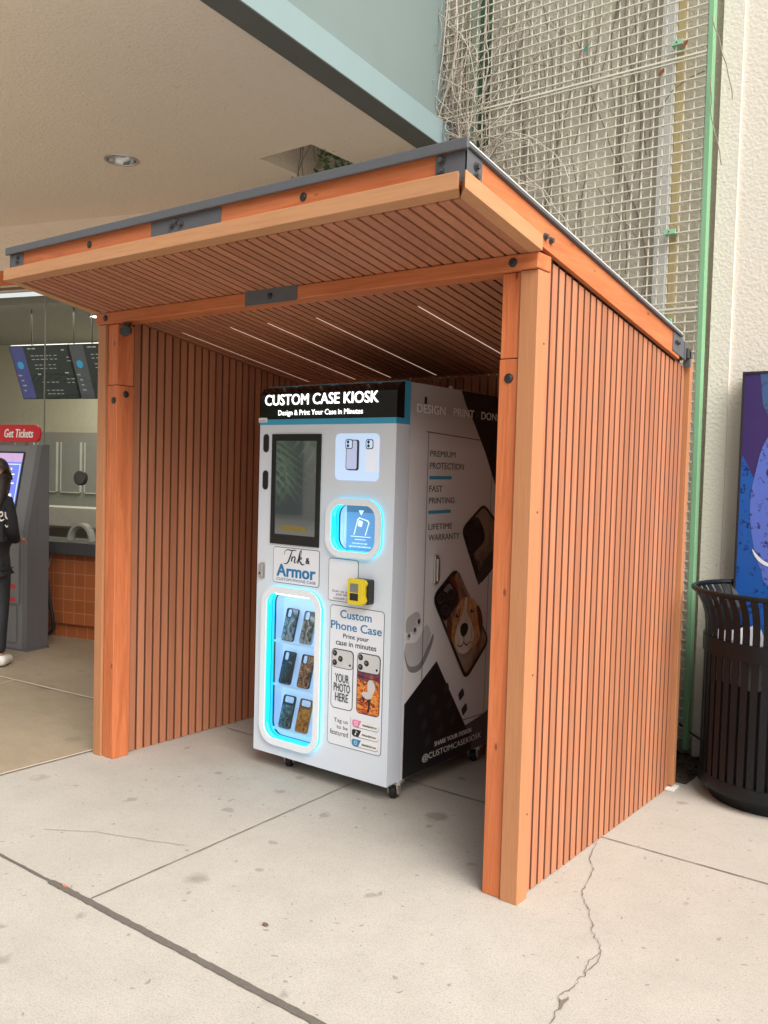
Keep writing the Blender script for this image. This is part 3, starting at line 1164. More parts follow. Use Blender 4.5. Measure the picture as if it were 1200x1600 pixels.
b.prism(hprof(KY - .002, YS - .045, 1.800, Z1, .06), lambda u, v, h: (h, u, v), KX0 + .004, KX1 + .001, GLOSSB)
hdr = b.build('header', ko, bevel=.002)
b = MB()
pts = hprof(KY - .003, YS, 1.772, Z1 + .004, .065)
inn = hprof(KY + .001, YS - .045, 1.799, Z1 - .002, .06)
b.prism([(YS, 1.772), (YS, Z1 + .004), (YS - .044, Z1 + .004), (YS - .044, 1.7995), (KY - .003, 1.7995), (KY - .003, 1.772)],
        lambda u, v, h: (h, u, v), KX0, KX1, CYANP)
b.build('blue_band', hdr)
b = MB()
b.text('CUSTOM CASE KIOSK', F, -1.780, -1.043, 1.870, 1.924, .005, LETTER, .018)
b.text('Design & Print Your Case in Minutes', F, -1.684, -1.135, 1.811, 1.845, .005, LETTER, .004)
b.build('lettering', hdr)
b = MB()
b.box(-1.822, -1.762, KY - .006, KY - .0035, 1.785, 1.808, STICK)
b.text('holiday', F, -1.815, -1.770, 1.788, 1.797, .0066, INKG, .01)
b.build('label', ko)
# pill slots
for (z0, z1) in ((1.632, 1.726), (1.441, 1.540)):
    b = MB()
    pl = rrect(-1.788, -1.749, z0, z1, .0194, 8)
    pi = rrect(-1.785, -1.752, z0 + .003, z1 - .003, .0164, 8)
    b.ring(pl, pi, F, 0, .003, plain('slot_rim', (.05, .05, .055), .4))
    b.poly(pi, F, .001, plain('slot_mesh', (.012, .012, .013), .8))
    b.build('speaker_slot', ko)
# touch screen
b = MB()
SX0, SX1, SZ0, SZ1 = -1.721, -1.391, 1.170, 1.725
b.ring([(SX1, SZ1), (SX0, SZ1), (SX0, SZ0), (SX1, SZ0)], [(SX1 - .026, SZ1 - .034), (SX0 + .026, SZ1 - .034), (SX0 + .026, SZ0 + .05), (SX1 - .026, SZ0 + .05)], F, 0, .008, plain('screen_bezel', (.008, .008, .009), .3))
scr = b.build('touch_screen', ko, bevel=.001)
b = MB()
b.poly([(SX1 - .026, SZ1 - .034), (SX0 + .026, SZ1 - .034), (SX0 + .026, SZ0 + .05), (SX1 - .026, SZ0 + .05)], F, .004,
       plain('dark_screen_glass', (.012, .015, .015), .03, 0, .25, 3, spec=1.0, emit=((.16, .19, .185), .12)))
MATS['dark_screen_glass'].node_tree.nodes['Principled BSDF'].inputs['IOR'].default_value = 1.95
YB = plain('screen_yellow', (.10, .07, .01), .1, emit=((.50, .38, .10), .12))
b.poly(rrect(-1.650, -1.478, 1.240, 1.266, .003), F, .0044, YB)
b.build('screen_glass', scr)
# lit picture of blank phone cases
LIT = plain('lit_picture', (.42, .56, .82), .3, 0, .10, 5, emit=((.60, .78, 1.0), .30))
LIT2 = plain('lit_case', (.42, .47, .66), .3, 0, .0, emit=((.55, .62, .92), .24))
b = MB()
b.prism(LB, F, 0, .003, LIT)
FR = lambda mb, pts, pin, h, m: mb.ring(pts, pin, F, h, h + .0008, m)
cx0, cx1, cz0, cz1 = -1.232, -1.160, 1.554, 1.697
b.poly(rrect(cx0 + .010, cx1 + .008, cz0 - .002, cz1, .012), F, .0036, plain('print_shadow', (.045, .055, .08), .4))
b.poly(rrect(cx0, cx1, cz0, cz1, .012), F, .0044, INKB)
b.poly(rrect(cx0 + .004, cx1 - .004, cz0 + .004, cz1 - .004, .009), F, .0052, LIT2)
for ax in (-1.232, -1.108):
    b.poly(rrect(ax - .003, ax + .042, 1.653, 1.699, .011), F, .0060, INKB)
    b.poly(rrect(ax + .001, ax + .038, 1.657, 1.695, .009), F, .0068, LIT)
    for az in (1.668, 1.686):
        b.poly(circ(ax + .014, az, .0075), F, .0076, INKB)
b.poly([(-1.110, 1.548), (-1.037, 1.548), (-1.037, 1.700), (-1.066, 1.700), (-1.066, 1.652), (-1.110, 1.652)], F, .0036, plain('lit_grey', (.55, .58, .68), .3, 0, 0, emit=((.8, .84, .92), .26)))
b.build('lit_picture', ko)


# ring frames with cyan light
def lit_window(name, opening_pts, x0, x1, z0, z1, r, wfr, depth):
    fr = MB()
    out = rrect(x0 - wfr, x1 + wfr, z0 - wfr, z1 + wfr, r + wfr, 8)
    mid = rrect(x0, x1, z0, z1, r, 8)
    fr.ring(out, mid, F, .014, .024, RINGW)
    w = fr.build(name, ko, bevel=.002)
    q = MB()
    ins = rrect(x0 - wfr + .002, x1 + wfr - .002, z0 - wfr + .002, z1 + wfr - .002, r + wfr - .002, 8)
    m2 = rrect(x0 + .001, x1 - .001, z0 + .001, z1 - .001, r, 8)
    q.ring(ins, m2, F, .001, .0135, CYANH, CYANH, CYANH)
    q.build('light_ring', w)
    q = MB()
    for (d0, d1, mt) in ((0.0, -.020, CYANH), (-.020, -.024, plain('jamb_black', (.01, .03, .035), .5)), (-.024, -.042, CYANG), (-.042, -.054, plain('jamb_grey', (.06, .065, .07), .5)), (-.054, -depth, plain('niche_side', (.50, .66, .88), .5, 0, .05, emit=((.42, .66, 1.0), .22)))):
        n = len(opening_pts)
        vs = [F(u, v, d0) for u, v in opening_pts] + [F(u, v, d1) for u, v in opening_pts]
        q.add(vs, [(i, (i + 1) % n, n + (i + 1) % n, n + i) for i in range(n)], mt)
    q.poly(opening_pts, F, -depth, plain('niche_back', (.60, .72, .88), .5, 0, .06, 5, emit=((.45, .70, 1.0), .30)))  # niche walls and back given a glow in place of light falling inside
    q.build('niche', w)
    return w


wi = lit_window('display_window', OW, -1.724, -1.386, .176, .922, .065, .033, .108)
for zz in (.668, .443, .214):
    q = MB()
    q.box(-1.722, -1.388, .49, .562, zz - .012, zz - .001, plain('shelf_white', (.75, .83, .93), .35, 0, .02, emit=((.5, .75, 1.0), .16)))  # shelf given a faint glow too, in place of light on it
    q.build('shelf', wi, bevel=.001)
q = MB()
q.box(-1.700, -1.410, .470, .482, .908, .9125, glow('case_light', (.92, .97, 1.0), 2.6))
q.box(-1.700, -1.410, .468, .484, .9125, .917, RINGW)
q.build('case_light', wi)
q = MB()
q.poly(rrect(-1.722, -1.388, .178, .92, .063, 8), F, -.006, glass('window_glass', (.97, .99, 1.0)))
q.build('glass_pane', wi, recalc=False)
wd = lit_window('dispensing_window', OD, -1.305, -1.030, 1.168, 1.388, .060, .030, .085)
q = MB()
PNL = plain('dispenser_panel', (.16, .31, .52), .4, 0, .12, 4, emit=((.13, .28, .52), .25))
q.poly([(-1.262, 1.17), (-1.032, 1.17), (-1.032, 1.386), (-1.262, 1.386)], F, -.050, PNL)
q.poly([(-1.262, 1.352), (-1.032, 1.352), (-1.032, 1.386), (-1.262, 1.386)], F, -.049, plain('dispenser_dark', (.12, .18, .27), .4, emit=((.10, .17, .27), .2)))
LW = plain('lit_white', (.8, .88, .95), .4, emit=((.8, .9, 1), .35))
DT = lambda u, v, h: F(u, v, h)
q.poly([(-1.186, 1.362), (-1.154, 1.362), (-1.170, 1.338)], F, -.047, LW)


def line(mb, T, pts, w, h, m):
    for (a, c) in zip(pts, pts[1:]):
        a, c = Vector(a), Vector(c)
        t = (c - a).normalized()
        nn = Vector((-t.y, t.x)) * w / 2
        a, c = a - t * w * .3, c + t * w * .3
        mb.poly([tuple(a + nn), tuple(a - nn), tuple(c - nn), tuple(c + nn)], T, h, m)


line(q, F, [(-1.212, 1.245), (-1.190, 1.318), (-1.180, 1.326), (-1.130, 1.314), (-1.122, 1.304), (-1.142, 1.245)], .005, -.047, LW)
q.poly(soft([(-1.190, 1.288), (-1.183, 1.316), (-1.158, 1.310), (-1.165, 1.282)], .006), F, -.046, LW)
line(q, F, [(-1.232, 1.236), (-1.110, 1.236)], .003, -.047, LW)
line(q, F, [(-1.205, 1.222), (-1.140, 1.222)], .003, -.047, LW)
q.text('SCAN OUR QR CODE', F, -1.222, -1.128, 1.199, 1.206, -.047, LW, .02)
q.text('@CUSTOMCASEKIOSK', F, -1.240, -1.105, 1.182, 1.191, -.047, LW, .02)
q.build('sign_panel', wd)


# printed stickers on the door
def sticker(x0, x1, z0, z1, name='sticker', r=.016):
    q = MB()
    q.poly(rrect(x0, x1, z0, z1, r), F, .0012, plain('sticker_edge', (.05, .06, .09), .4))
    q.poly(rrect(x0 + .003, x1 - .003, z0 + .003, z1 - .003, r - .003), F, .0020, STICK)
    return q, q.build


q, bd = sticker(-1.700, -1.384, .972, 1.155, 'logo_sticker')
q.text('Armor', F, -1.674, -1.407, 1.006, 1.070, .0028, INKBLUE, .03)
q.text('CUSTOM PHONE CASE', F, -1.674, -1.406, .986, .999, .0028, INKB, .0)


def stroke(mb, pts, ws, T, h, m, k=8):         # brush lettering: smooth path with changing width
    P = [Vector(p) for p in pts]
    path = []
    wl = []
    for i in range(len(P) - 1):
        p0, p1, p2, p3 = P[max(i - 1, 0)], P[i], P[i + 1], P[min(i + 2, len(P) - 1)]
        for t in range(k):
            t /= k
            path.append(0.5 * ((2 * p1) + (p2 - p0) * t + (2 * p0 - 5 * p1 + 4 * p2 - p3) * t * t + (3 * p1 - p0 - 3 * p2 + p3) * t ** 3))
            wl.append(ws[i] + (ws[i + 1] - ws[i]) * t)
    path.append(P[-1])
    wl.append(ws[-1])
    vs, fs = [], []
    for i, p in enumerate(path):
        t = (path[min(i + 1, len(path) - 1)] - path[max(i - 1, 0)]).normalized()
        n = Vector((-t.y, t.x)) * wl[i] / 2
        vs += [T(*(p + n), h), T(*(p - n), h)]
    fs = [(2 * i, 2 * i + 1, 2 * i + 3, 2 * i + 2) for i in range(len(path) - 1)]
    mb.add(vs, fs, m)


IX, IZ, sx = -1.625, 1.073, .215
ink = lambda pts: [(IX + a * sx, IZ + c * sx * .92) for a, c in pts]
tk, th = .0085, .0028
stroke(q, ink([(.02, .23), (.03, .31), (.12, .36), (.25, .35), (.33, .365), (.40, .35)]), [th, th, .005, .006, .005, th], F, .0030, INKB)
stroke(q, ink([(.27, .35), (.21, .20), (.15, .06), (.08, .0), (.0, .0)]), [.005, tk, tk, .005, th], F, .0036, INKB)
stroke(q, ink([(.27, .20), (.25, .07), (.27, .15), (.34, .20), (.36, .16), (.34, .07), (.38, .05), (.45, .12)]), [tk, tk, th, .006, tk, tk, th, th], F, .0030, INKB)
stroke(q, ink([(.45, .12), (.55, .28), (.56, .36), (.53, .36), (.50, .25), (.45, .04)]), [th, th, .004, .005, tk, tk], F, .0036, INKB)
stroke(q, ink([(.47, .13), (.54, .20), (.57, .17), (.50, .13), (.55, .06), (.60, .02), (.66, .04)]), [th, .005, .005, .004, tk, .006, th], F, .0042, INKB)
q.text('&', F, IX + .148, IX + .178, 1.083, 1.113, .0030, INKB, .03)
bd('logo_sticker', ko)
q, bd = sticker(-1.325, -1.138, .920, 1.128, 'scan_sticker')
q.text('Scan to print', F, -1.298, -1.165, .961, .976, .0028, INKB, .0)
q.text('your own', F, -1.274, -1.192, .945, .958, .0028, INKB, .0)
q.text('custom case', F, -1.288, -1.172, .929, .941, .0028, INKB, .0)
bd('scan_sticker', ko)
q, bd = sticker(-1.308, -.975, .222, .902, 'advert_sticker', .02)
q.text('Custom', F, -1.243, -1.050, .843, .883, .0028, INKBLUE, .015)
q.text('Phone Case', F, -1.300, -.988, .786, .827, .0028, INKBLUE, .015)
q.text('Print your', F, -1.221, -1.064, .742, .770, .0028, INKB, .012)
q.text('case in minutes', F, -1.266, -1.018, .711, .736, .0028, INKB, .012)
LENSM = plain('lens_print', (.012, .012, .014), .2)
PSILV = plain('case_silver', (.60, .60, .62), .3)


def phone_print(x0, x1, z0, z1, face):
    q.poly(rrect(x0, x1, z0, z1, .022), F, .0028, INKB)
    q.poly(rrect(x0 + .004, x1 - .004, z0 + .004, z1 - .004, .018), F, .0036, face)
    q.poly(rrect(x0 + .001, x1 - .001, z1 - .092, z1 - .001, .022), F, .0044, INKB)
    q.poly(rrect(x0 + .004, x1 - .004, z1 - .089, z1 - .004, .019), F, .0052, PSILV)
    for (a, c) in ((.022, .022), (.022, .068), (.058, .046)):
        q.poly(circ(x0 + a, z1 - c, .0145), F, .0060, LENSM)
        q.poly(circ(x0 + a - .002, z1 - c + .002, .006), F, .0066, INKG)
    q.poly(circ(x1 - .020, z1 - .070, .006), F, .0060, LENSM)


phone_print(-1.290, -1.152, .402, .692, STICK)
q.text('YOUR', F, -1.263, -1.176, .532, .573, .0060, INKB, .006)
q.text('PHOTO', F, -1.270, -1.168, .486, .527, .0060, INKB, .006)
q.text('HERE', F, -1.260, -1.178, .440, .480, .0060, INKB, .006)


def printed(name, bands, scale=7, dist=3.0, stretch=(1, 1, 1)):   # a printed picture: colour bands broken up by noise
    m = bpy.data.materials.new(name)
    nt, ns, ln, bs = nodes_of(m)
    v = coords(nt, stretch)
    f = noise(nt, v, scale, 6, .65, dist)
    cr = nt.nodes.new('ShaderNodeValToRGB')
    e = cr.color_ramp.elements
    while len(e) < len(bands):
        e.new(.5)
    for i, c in enumerate(bands):
        e[i].position = .36 + .28 * i / (len(bands) - 1)
        e[i].color = (*c, 1)
    ln.new(f, cr.inputs[0])
    ln.new(cr.outputs[0], bs.inputs['Base Color'])
    bs.inputs['Roughness'].default_value = .3
    MATS[name] = m
    return m


SUNSET = printed('sunset_print', [(.05, .008, .01), (.35, .04, .02), (.75, .16, .02), (.85, .40, .06), (.25, .04, .03)], 26, 1.5, (1, 1, 2.2))
phone_print(-1.130, -.990, .403, .694, SUNSET)
q.poly([(-1.125, .606), (-.995, .606), (-.995, .565), (-1.03, .575), (-1.07, .558), (-1.125, .578)], F, .0040, printed('dusk_sky_print', [(.02, .012, .06), (.12, .02, .06), (.30, .04, .03)], 20, 1, (1, 1, 3)))
FG = [plain('player_white', (.62, .58, .56), .4), plain('player_dark', (.03, .015, .012), .4), plain('player_skin', (.25, .10, .06), .4)]
q.poly(blob([(-1.060, .500), (-1.030, .505), (-1.018, .548), (-1.040, .572), (-1.062, .560)], 4), F, .0044, FG[0])
q.poly(circ(-1.040, .588, .012, 12), F, .0046, FG[2])
q.poly(blob([(-1.085, .512), (-1.035, .510), (-1.040, .485), (-1.072, .480), (-1.096, .496)], 4), F, .0048, FG[0])
q.poly(blob([(-1.060, .490), (-1.042, .490), (-1.046, .445), (-1.050, .420), (-1.062, .420), (-1.058, .450)], 4), F, .0042, FG[1])
q.poly(blob([(-1.096, .500), (-1.080, .498), (-1.078, .470), (-1.090, .462)], 4), F, .0042, FG[1])
line(q, F, [(-1.052, .560), (-1.085, .545), (-1.098, .562)], .010, .0043, FG[2])
line(q, F, [(-1.028, .560), (-1.008, .545), (-1.002, .528)], .010, .0043, FG[2])
q.text('Tag us', F, -1.266, -1.178, .330, .355, .0028, INKB, .0)
q.text('to be', F, -1.248, -1.178, .305, .324, .0028, INKB, .0)
q.text('featured', F, -1.290, -1.176, .272, .297, .0028, INKB, .0)
line(q, F, [(-1.161, .374), (-1.159, .256)], .0016, .0028, INKG)
for i, (zz, mc, txt) in enumerate(((.352, plain('pink_badge', (.80, .22, .42), .4), 'inkandarmor.co'), (.306, INKB, 'inkandarmor'), (.259, plain('azure_badge', (.02, .25, .50), .4), 'inkandarmor.com'))):
    h = .0165
    q.poly(rrect(-1.148, -.992, zz - h - .003, zz + h - .003, .014), F, .0026, INKG)
    q.poly(rrect(-1.148, -.992, zz - h, zz + h, .014), F, .0034, INKW if False else plain('badge_white', (.85, .85, .86), .35))
    q.poly([(-1.148 + .006, zz - h), (-1.110, zz - h), (-1.094, zz + h), (-1.148 + .006, zz + h), (-1.150, zz + .01), (-1.150, zz - .01)], F, .0042, mc)
    q.text(txt, F, -1.088, -1.002, zz - .006, zz + .006, .0050, INKB, .01)
    ic = plain('badge_white', (.85, .85, .86), .35)
    if i == 0:
        q.ring(rrect(-1.138, -1.116, zz - .011, zz + .011, .006), rrect(-1.1358, -1.1182, zz - .0088, zz + .0088, .004), F, .0050, .0052, ic)
        q.ring(circ(-1.127, zz, .0055), circ(-1.127, zz, .0036), F, .0050, .0052, ic)
    elif i == 1:
        line(q, F, [(-1.125, zz + .011), (-1.125, zz - .006)], .003, .0050, ic)
        q.poly(circ(-1.1285, zz - .006, .0048), F, .0050, ic)
        line(q, F, [(-1.125, zz + .010), (-1.117, zz + .004)], .003, .0050, ic)
    else:
        q.ring(circ(-1.126, zz, .010), circ(-1.126, zz, .0078), F, .0050, .0052, ic)
        line(q, F, [(-1.136, zz), (-1.116, zz)], .0016, .0052, ic)
bd('advert_sticker', ko)
# lock handle
b = MB()
b.prism(rrect(-1.790, -1.757, .984, 1.066, .008), F, 0, .006, CHROME)
b.prism(rrect(-1.784, -1.764, .990, 1.060, .007), F, .006, .024, CHROME)
b.prism(circ(-1.774, 1.012, .006), F, .024, .026, BLACKM)
b.build('door_latch', ko, bevel=.002)
# card reader
b = MB()
b.prism(rrect(-1.150, -1.040, .930, 1.046, .010), F, .002, .045, plain('reader_black', (.02, .02, .022), .4))
cr = b.build('card_reader', ko, bevel=.002)
b = MB()
b.prism(rrect(-1.153, -1.062, .926, 1.048, .010), F, .045, .062, YELLOW)
b.prism([(-1.062, .934), (-1.052, .934), (-1.044, .95), (-1.052, .97), (-1.052, 1.01), (-1.042, 1.03), (-1.052, 1.045), (-1.062, 1.045)], F, .045, .060, YELLOW)
b.build('reader_face', cr, bevel=.002)
b = MB()
b.poly([(-1.138, .984), (-1.088, .984), (-1.088, 1.026), (-1.138, 1.026)], F, .0628, plain('lcd_grey', (.20, .23, .21), .2))
b.poly([(-1.138, .946), (-1.088, .946), (-1.088, .980), (-1.138, .980)], F, .0628, INKB)
for zz in (1.018, 1.008, .996):
    line(b, F, [(-1.132, zz), (-1.096, zz)], .003, .0634, INKG)
b.build('reader_screen', cr)
# casters
for (x, y) in ((-.975, .56), (-1.655, .56), (-.985, 1.29), (-1.655, 1.29)):
    a = random.uniform(-.5, .5) if x < -1 else .35
    T = lambda u, v, h: (x + u * math.cos(a) - v * math.sin(a), y + u * math.sin(a) + v * math.cos(a), h)
    q = MB()
    q.box(-.04, .04, -.04, .04, .076, .0895, CASTERW, T)
    for s in (-1, 1):
        q.prism([(-.030, .080), (.030, .080), (.032, .050), (.016, .022), (-.012, .022), (-.032, .058)],
                lambda u, v, h, s=s: T(s * (.020 + h), u, v), 0, .007, CASTERW)
    q.tube([T(-.024, 0, .034), T(.026, 0, .034)], .006, BOLT, 10)
    cs = q.build('caster', ko)
    q = MB()
    c = Vector(T(-.016, 0, .036))
    ax = (Vector(T(.016, 0, .036)) - c)
    q.tube([c, c + ax * .12, c + ax * .88, c + ax], [.030, .036, .036, .030], RUBBER, 28)
    q.tube([c - ax * .02, c + ax * 1.02], [.015, .015], CASTERW, 16)
    q.build('wheel', cs, smooth=True)

# printed wrap on the kiosk's right side
SP0 = .566
b = MB()
h0 = -.002
b.poly([(.990, 1.968), (1.345, 1.968), (1.384, 1.93), (1.384, 1.45), (1.33, 1.53), (1.24, 1.665), (1.115, 1.818), (1.035, 1.90), (1.008, 1.945)], SD, h0, BLACKP)
b.text('DESIGN', SD, .609, .848, 1.833, 1.875, h0 + .0014, INKW, .012)
b.text('PRINT', SD, .922, 1.115, 1.836, 1.876, h0 + .0014, plain('pale_grey_ink', (.94, .94, .95), .5, 0, 0), .012)
line(b, SD, [(1.135, 1.843), (1.150, 1.855), (1.135, 1.868)], .004, h0 + .0014, INKG)
b.text('DONE', SD, 1.185, 1.376, 1.836, 1.876, h0 + .0014, plain('pale_grey_ink', (.94, .94, .95), .5, 0, 0), .012)
for (t, x0, x1, z0, z1) in (('PREMIUM', .729, .952, 1.629, 1.658), ('PROTECTION', .730, 1.033, 1.570, 1.601), ('FAST', .730, .844, 1.458, 1.489),
                            ('PRINTING', .730, .954, 1.402, 1.431), ('LIFETIME', .732, .941, 1.275, 1.303), ('WARRANTY', .735, 1.012, 1.221, 1.251)):
    b.text(t, SD, x0, x1, z0, z1, h0 + .0008, INKG, .012)
line(b, SD, [(.733, 1.527), (.918, 1.529)], .016, h0 + .0008, CYANP)
line(b, SD, [(.732, 1.360), (.919, 1.362)], .016, h0 + .0008, CYANP)
# upper phone
CASEB = plain('print_case_black', (.012, .012, .013), .35)
b.poly(soft([(1.24, 1.400), (1.025, 1.268), (1.215, .960), (1.384, 1.06), (1.384, 1.30)], .05), SD, h0 + .0008, CASEB)
b.poly(soft([(1.24, 1.380), (1.150, 1.325), (1.150, 1.135), (1.238, 1.00), (1.384, 1.085), (1.384, 1.28)], .03), SD, h0 + .0014, printed('tan_print', [(.08, .07, .055), (.26, .21, .15), (.34, .27, .19)], 5, .5))
b.poly(soft([(1.180, 1.338), (1.042, 1.262), (1.118, 1.118), (1.262, 1.196), (1.255, 1.25)], .04), SD, h0 + .0020, LENSM)
for (u, v) in ((1.088, 1.262), (1.172, 1.290), (1.130, 1.180)):
    b.ring(circ(u, v, .034, 20, .026), circ(u, v, .029, 20, .022), SD, h0 + .0026, h0 + .0030, plain('lens_rim_print', (.05, .05, .055), .4))
b.poly([(1.21, .965), (1.384, 1.075), (1.384, 1.17), (1.26, 1.095), (1.19, 1.01)], SD, h0 + .0018, plain('print_case_grey', (.05, .052, .055), .4))
# dog phone
DP = [(.990, 1.080), (.775, .945), (1.110, .472), (1.342, .655)]
b.poly(soft(DP, .06), SD, h0 + .0032, CASEB)
DPI = [(1.008, 1.060), (.842, .905), (.862, .862), (1.112, .505), (1.318, .662)]
b.poly(soft([(1.008, 1.062), (.900, .965), (.868, .84), (1.112, .505), (1.318, .662)], .03), SD, h0 + .0038, printed('room_print', [(.20, .10, .06), (.34, .25, .18), (.42, .36, .30), (.30, .22, .16)], 4, .8))
b.poly(blob([(.935, 1.02), (.960, 1.035), (1.010, .96), (1.035, .89), (1.0, .87), (.96, .93)], 4), SD, h0 + .0042, plain('rust_print', (.20, .03, .02), .4))
FUR = printed('dog_fur_print', [(.36, .15, .05), (.58, .29, .11), (.72, .44, .22), (.54, .26, .10)], 22, 1.2, (1, 1, .45))
FURW = printed('dog_white_print', [(.56, .48, .40), (.78, .72, .66), (.85, .81, .77)], 20, 1.2, (1, 1, .4))
b.poly(blob([(1.02, .70), (1.22, .66), (1.285, .655), (1.20, .57), (1.115, .515), (1.06, .59)], 5), SD, h0 + .0030, FURW)
b.poly(blob([(.925, .835), (.955, .825), (.975, .74), (.955, .70), (.915, .76)], 5), SD, h0 + .0047, plain('dog_ear_print', (.14, .05, .02), .5))
b.poly(blob([(1.040, .905), (1.120, .912), (1.190, .868), (1.235, .775), (1.235, .690), (1.175, .645), (1.080, .618), (1.000, .660), (.960, .735), (.985, .840)], 6), SD, h0 + .0050, FUR)
b.poly(blob([(1.195, .86), (1.235, .835), (1.262, .765), (1.245, .70), (1.215, .77)], 5), SD, h0 + .0053, plain('dog_ear_print', (.14, .05, .02), .5))
b.poly(blob([(1.080, .905), (1.096, .905), (1.100, .835), (1.150, .775), (1.176, .705), (1.135, .640), (1.080, .622), (1.020, .645), (.990, .700), (1.010, .770), (1.064, .835)], 5), SD, h0 + .0056, FURW)
b.poly(blob([(1.050, .776), (1.080, .782), (1.108, .772), (1.114, .745), (1.094, .718), (1.072, .712), (1.050, .724), (1.040, .750)], 5), SD, h0 + .0062, INKB)
stroke(b, [(1.076, .712), (1.076, .684), (1.052, .664), (1.016, .676)], [.006, .006, .007, .003], SD, h0 + .0060, plain('dog_mouth_print', (.06, .025, .02), .5))
stroke(b, [(1.076, .684), (1.104, .664), (1.146, .680)], [.006, .007, .003], SD, h0 + .0061, MATS['dog_mouth_print'])
for (u, v) in ((1.010, .828), (1.152, .838)):
    b.poly(circ(u, v, .020, 14, .011), SD, h0 + .0062, INKB)
    b.poly(circ(u + .004, v + .004, .004, 8), SD, h0 + .0066, INKW)
b.poly(soft([(.932, 1.020), (.800, .936), (.893, .805), (1.010, .890), (1.005, .945)], .035), SD, h0 + .0068, LENSM)
b.poly(soft([(.925, 1.005), (.865, .968), (.92, .95), (.985, .945)], .02), SD, h0 + .0072, plain('lens_gloss_print', (.16, .16, .17), .4))
for (u, v) in ((.851, .931), (.940, .945), (.893, .868)):
    b.ring(circ(u, v, .036, 20, .026), circ(u, v, .031, 20, .022), SD, h0 + .0076, h0 + .0080, MATS['lens_rim_print'])
    b.poly(circ(u, v, .031, 20, .022), SD, h0 + .0076, INKB)
# earbud case
SHADOWP = plain('print_dark_grey', (.27, .265, .27), .45)
b.poly(blob([(.572, .72), (.60, .61), (.70, .60), (.79, .70), (.80, .76), (.72, .68)], 5), SD, h0 + .0006, SHADOWP)
WPL = plain('print_white', (.60, .60, .61), .4)
b.poly(blob([(.572, .74), (.582, .66), (.625, .625), (.700, .638), (.772, .735), (.775, .775), (.735, .812), (.66, .74)], 6), SD, h0 + .0012, WPL)
b.poly(blob([(.572, .85), (.60, .872), (.655, .885), (.685, .86), (.66, .81), (.60, .79), (.572, .80)], 6), SD, h0 + .0010, plain('print_white_shade', (.50, .50, .51), .4))
for (u, v, r) in ((.594, .775, .017), (.640, .798, .020), (.672, .835, .022)):
    b.poly(circ(u, v, r, 16, r * 1.1), SD, h0 + .0018, WPL)
    b.poly(circ(u + .002, v + .002, r * .5, 12, r * .6), SD, h0 + .0024, INKB)
# dark keyboard print in the bottom corner
b.poly([(.838, .620), (.575, .452), (.575, .092), (1.190, .092), (1.19, .15), (1.125, .236)], SD, h0 + .0012, BLACKP)
b.poly([(1.125, .236), (1.30, .262), (1.384, .285), (1.384, .092), (1.19, .092), (1.19, .15)], SD, h0 + .0010, plain('print_mid_grey', (.10, .10, .105), .45))
b.ring(circ(.822, .548, .050, 24, .040), circ(.822, .548, .047, 24, .037), SD, h0 + .0018, h0 + .0020, plain('print_charcoal', (.032, .034, .04), .4))
for i in range(4):
    for jx in range(4):
        u, v = .68 + .11 * i + .035 * jx, .46 - .085 * jx + .03 * i - .05
        if u < 1.09 and .22 < v < .5:
            b.poly(soft([(u, v), (u + .045, v + .028), (u + .062, v - .012), (u + .018, v - .04)], .012), SD, h0 + .0018, MATS['print_charcoal'])
b.text('SHARE YOUR DESIGN', SD, .839, 1.183, .190, .214, h0 + .0026, INKW, .015)
b.text('@CUSTOMCASEKIOSK', SD, .735, 1.287, .130, .171, h0 + .0026, plain('bright_white_ink', (.82, .82, .82), .5, 0, 0), .008)
# door seams
line(b, SD, [(.686, 1.746), (1.298, 1.722)], .004, h0 + .0090, INKB)
line(b, SD, [(.700, 1.746), (.703, .280)], .0035, h0 + .0090, INKB)
line(b, SD, [(1.298, 1.722), (1.296, .264)], .0035, h0 + .0090, INKB)
line(b, SD, [(.703, .280), (1.296, .264)], .0035, h0 + .0006, INKB)
b.poly(rrect(.668, .690, 1.873, 1.912, .010), SD, h0 + .0010, INKB)
b.build('side_print', ko, recalc=False)
b = MB()
b.prism(rrect(.782, .818, 1.005, 1.150, .014), SD, 0, .012, CHROME)
b.prism(rrect(.790, .810, 1.020, 1.135, .008), SD, .012, .024, CHROME)
b.build('side_latch', ko, bevel=.003)
b = MB()
b.cyl((-1.0, .98, 1.969), (0, 0, 1), .010, .022, RINGW, 12)
b.build('antenna', ko)
b = MB()
b.cyl((-1.02, .90, 1.969), (0, 0, 1), .014, .010, BLACKM, 12)
b.build('cable_gland', ko)

# phone cases on the shelves: each its own thing
CASES = [
    ('stone and rust city print phone case with black rim on the upper shelf', -1.637, .668, [(.04, .04, .05), (.22, .26, .30), (.62, .58, .50), (.55, .20, .12)], True, 'square'),
    ('brown and cream puppy print phone case on the upper shelf', -1.512, .668, [(.06, .04, .025), (.25, .17, .11), (.60, .56, .48), (.66, .63, .56)], False, 'square'),
    ('black phone case with smoky grey swirl print on the middle shelf', -1.650, .443, [(.012, .012, .014), (.018, .018, .022), (.03, .03, .036), (.55, .58, .62)], True, 'square'),
    ('orange desert scene phone case on the middle shelf', -1.522, .443, [(.03, .02, .015), (.35, .12, .05), (.85, .36, .13), (.75, .62, .52)], True, 'square'),
    ('dark teal and bronze print phone case with a wide camera slot on the lowest shelf', -1.645, .214, [(.015, .018, .018), (.08, .07, .05), (.14, .30, .34), (.60, .25, .05)], True, 'wide'),
    ('fiery orange and yellow flower print phone case on the lowest shelf', -1.528, .214, [(.20, .03, .01), (.80, .16, .015), (.90, .45, .04), (.85, .22, .02)], False, 'wide'),
]
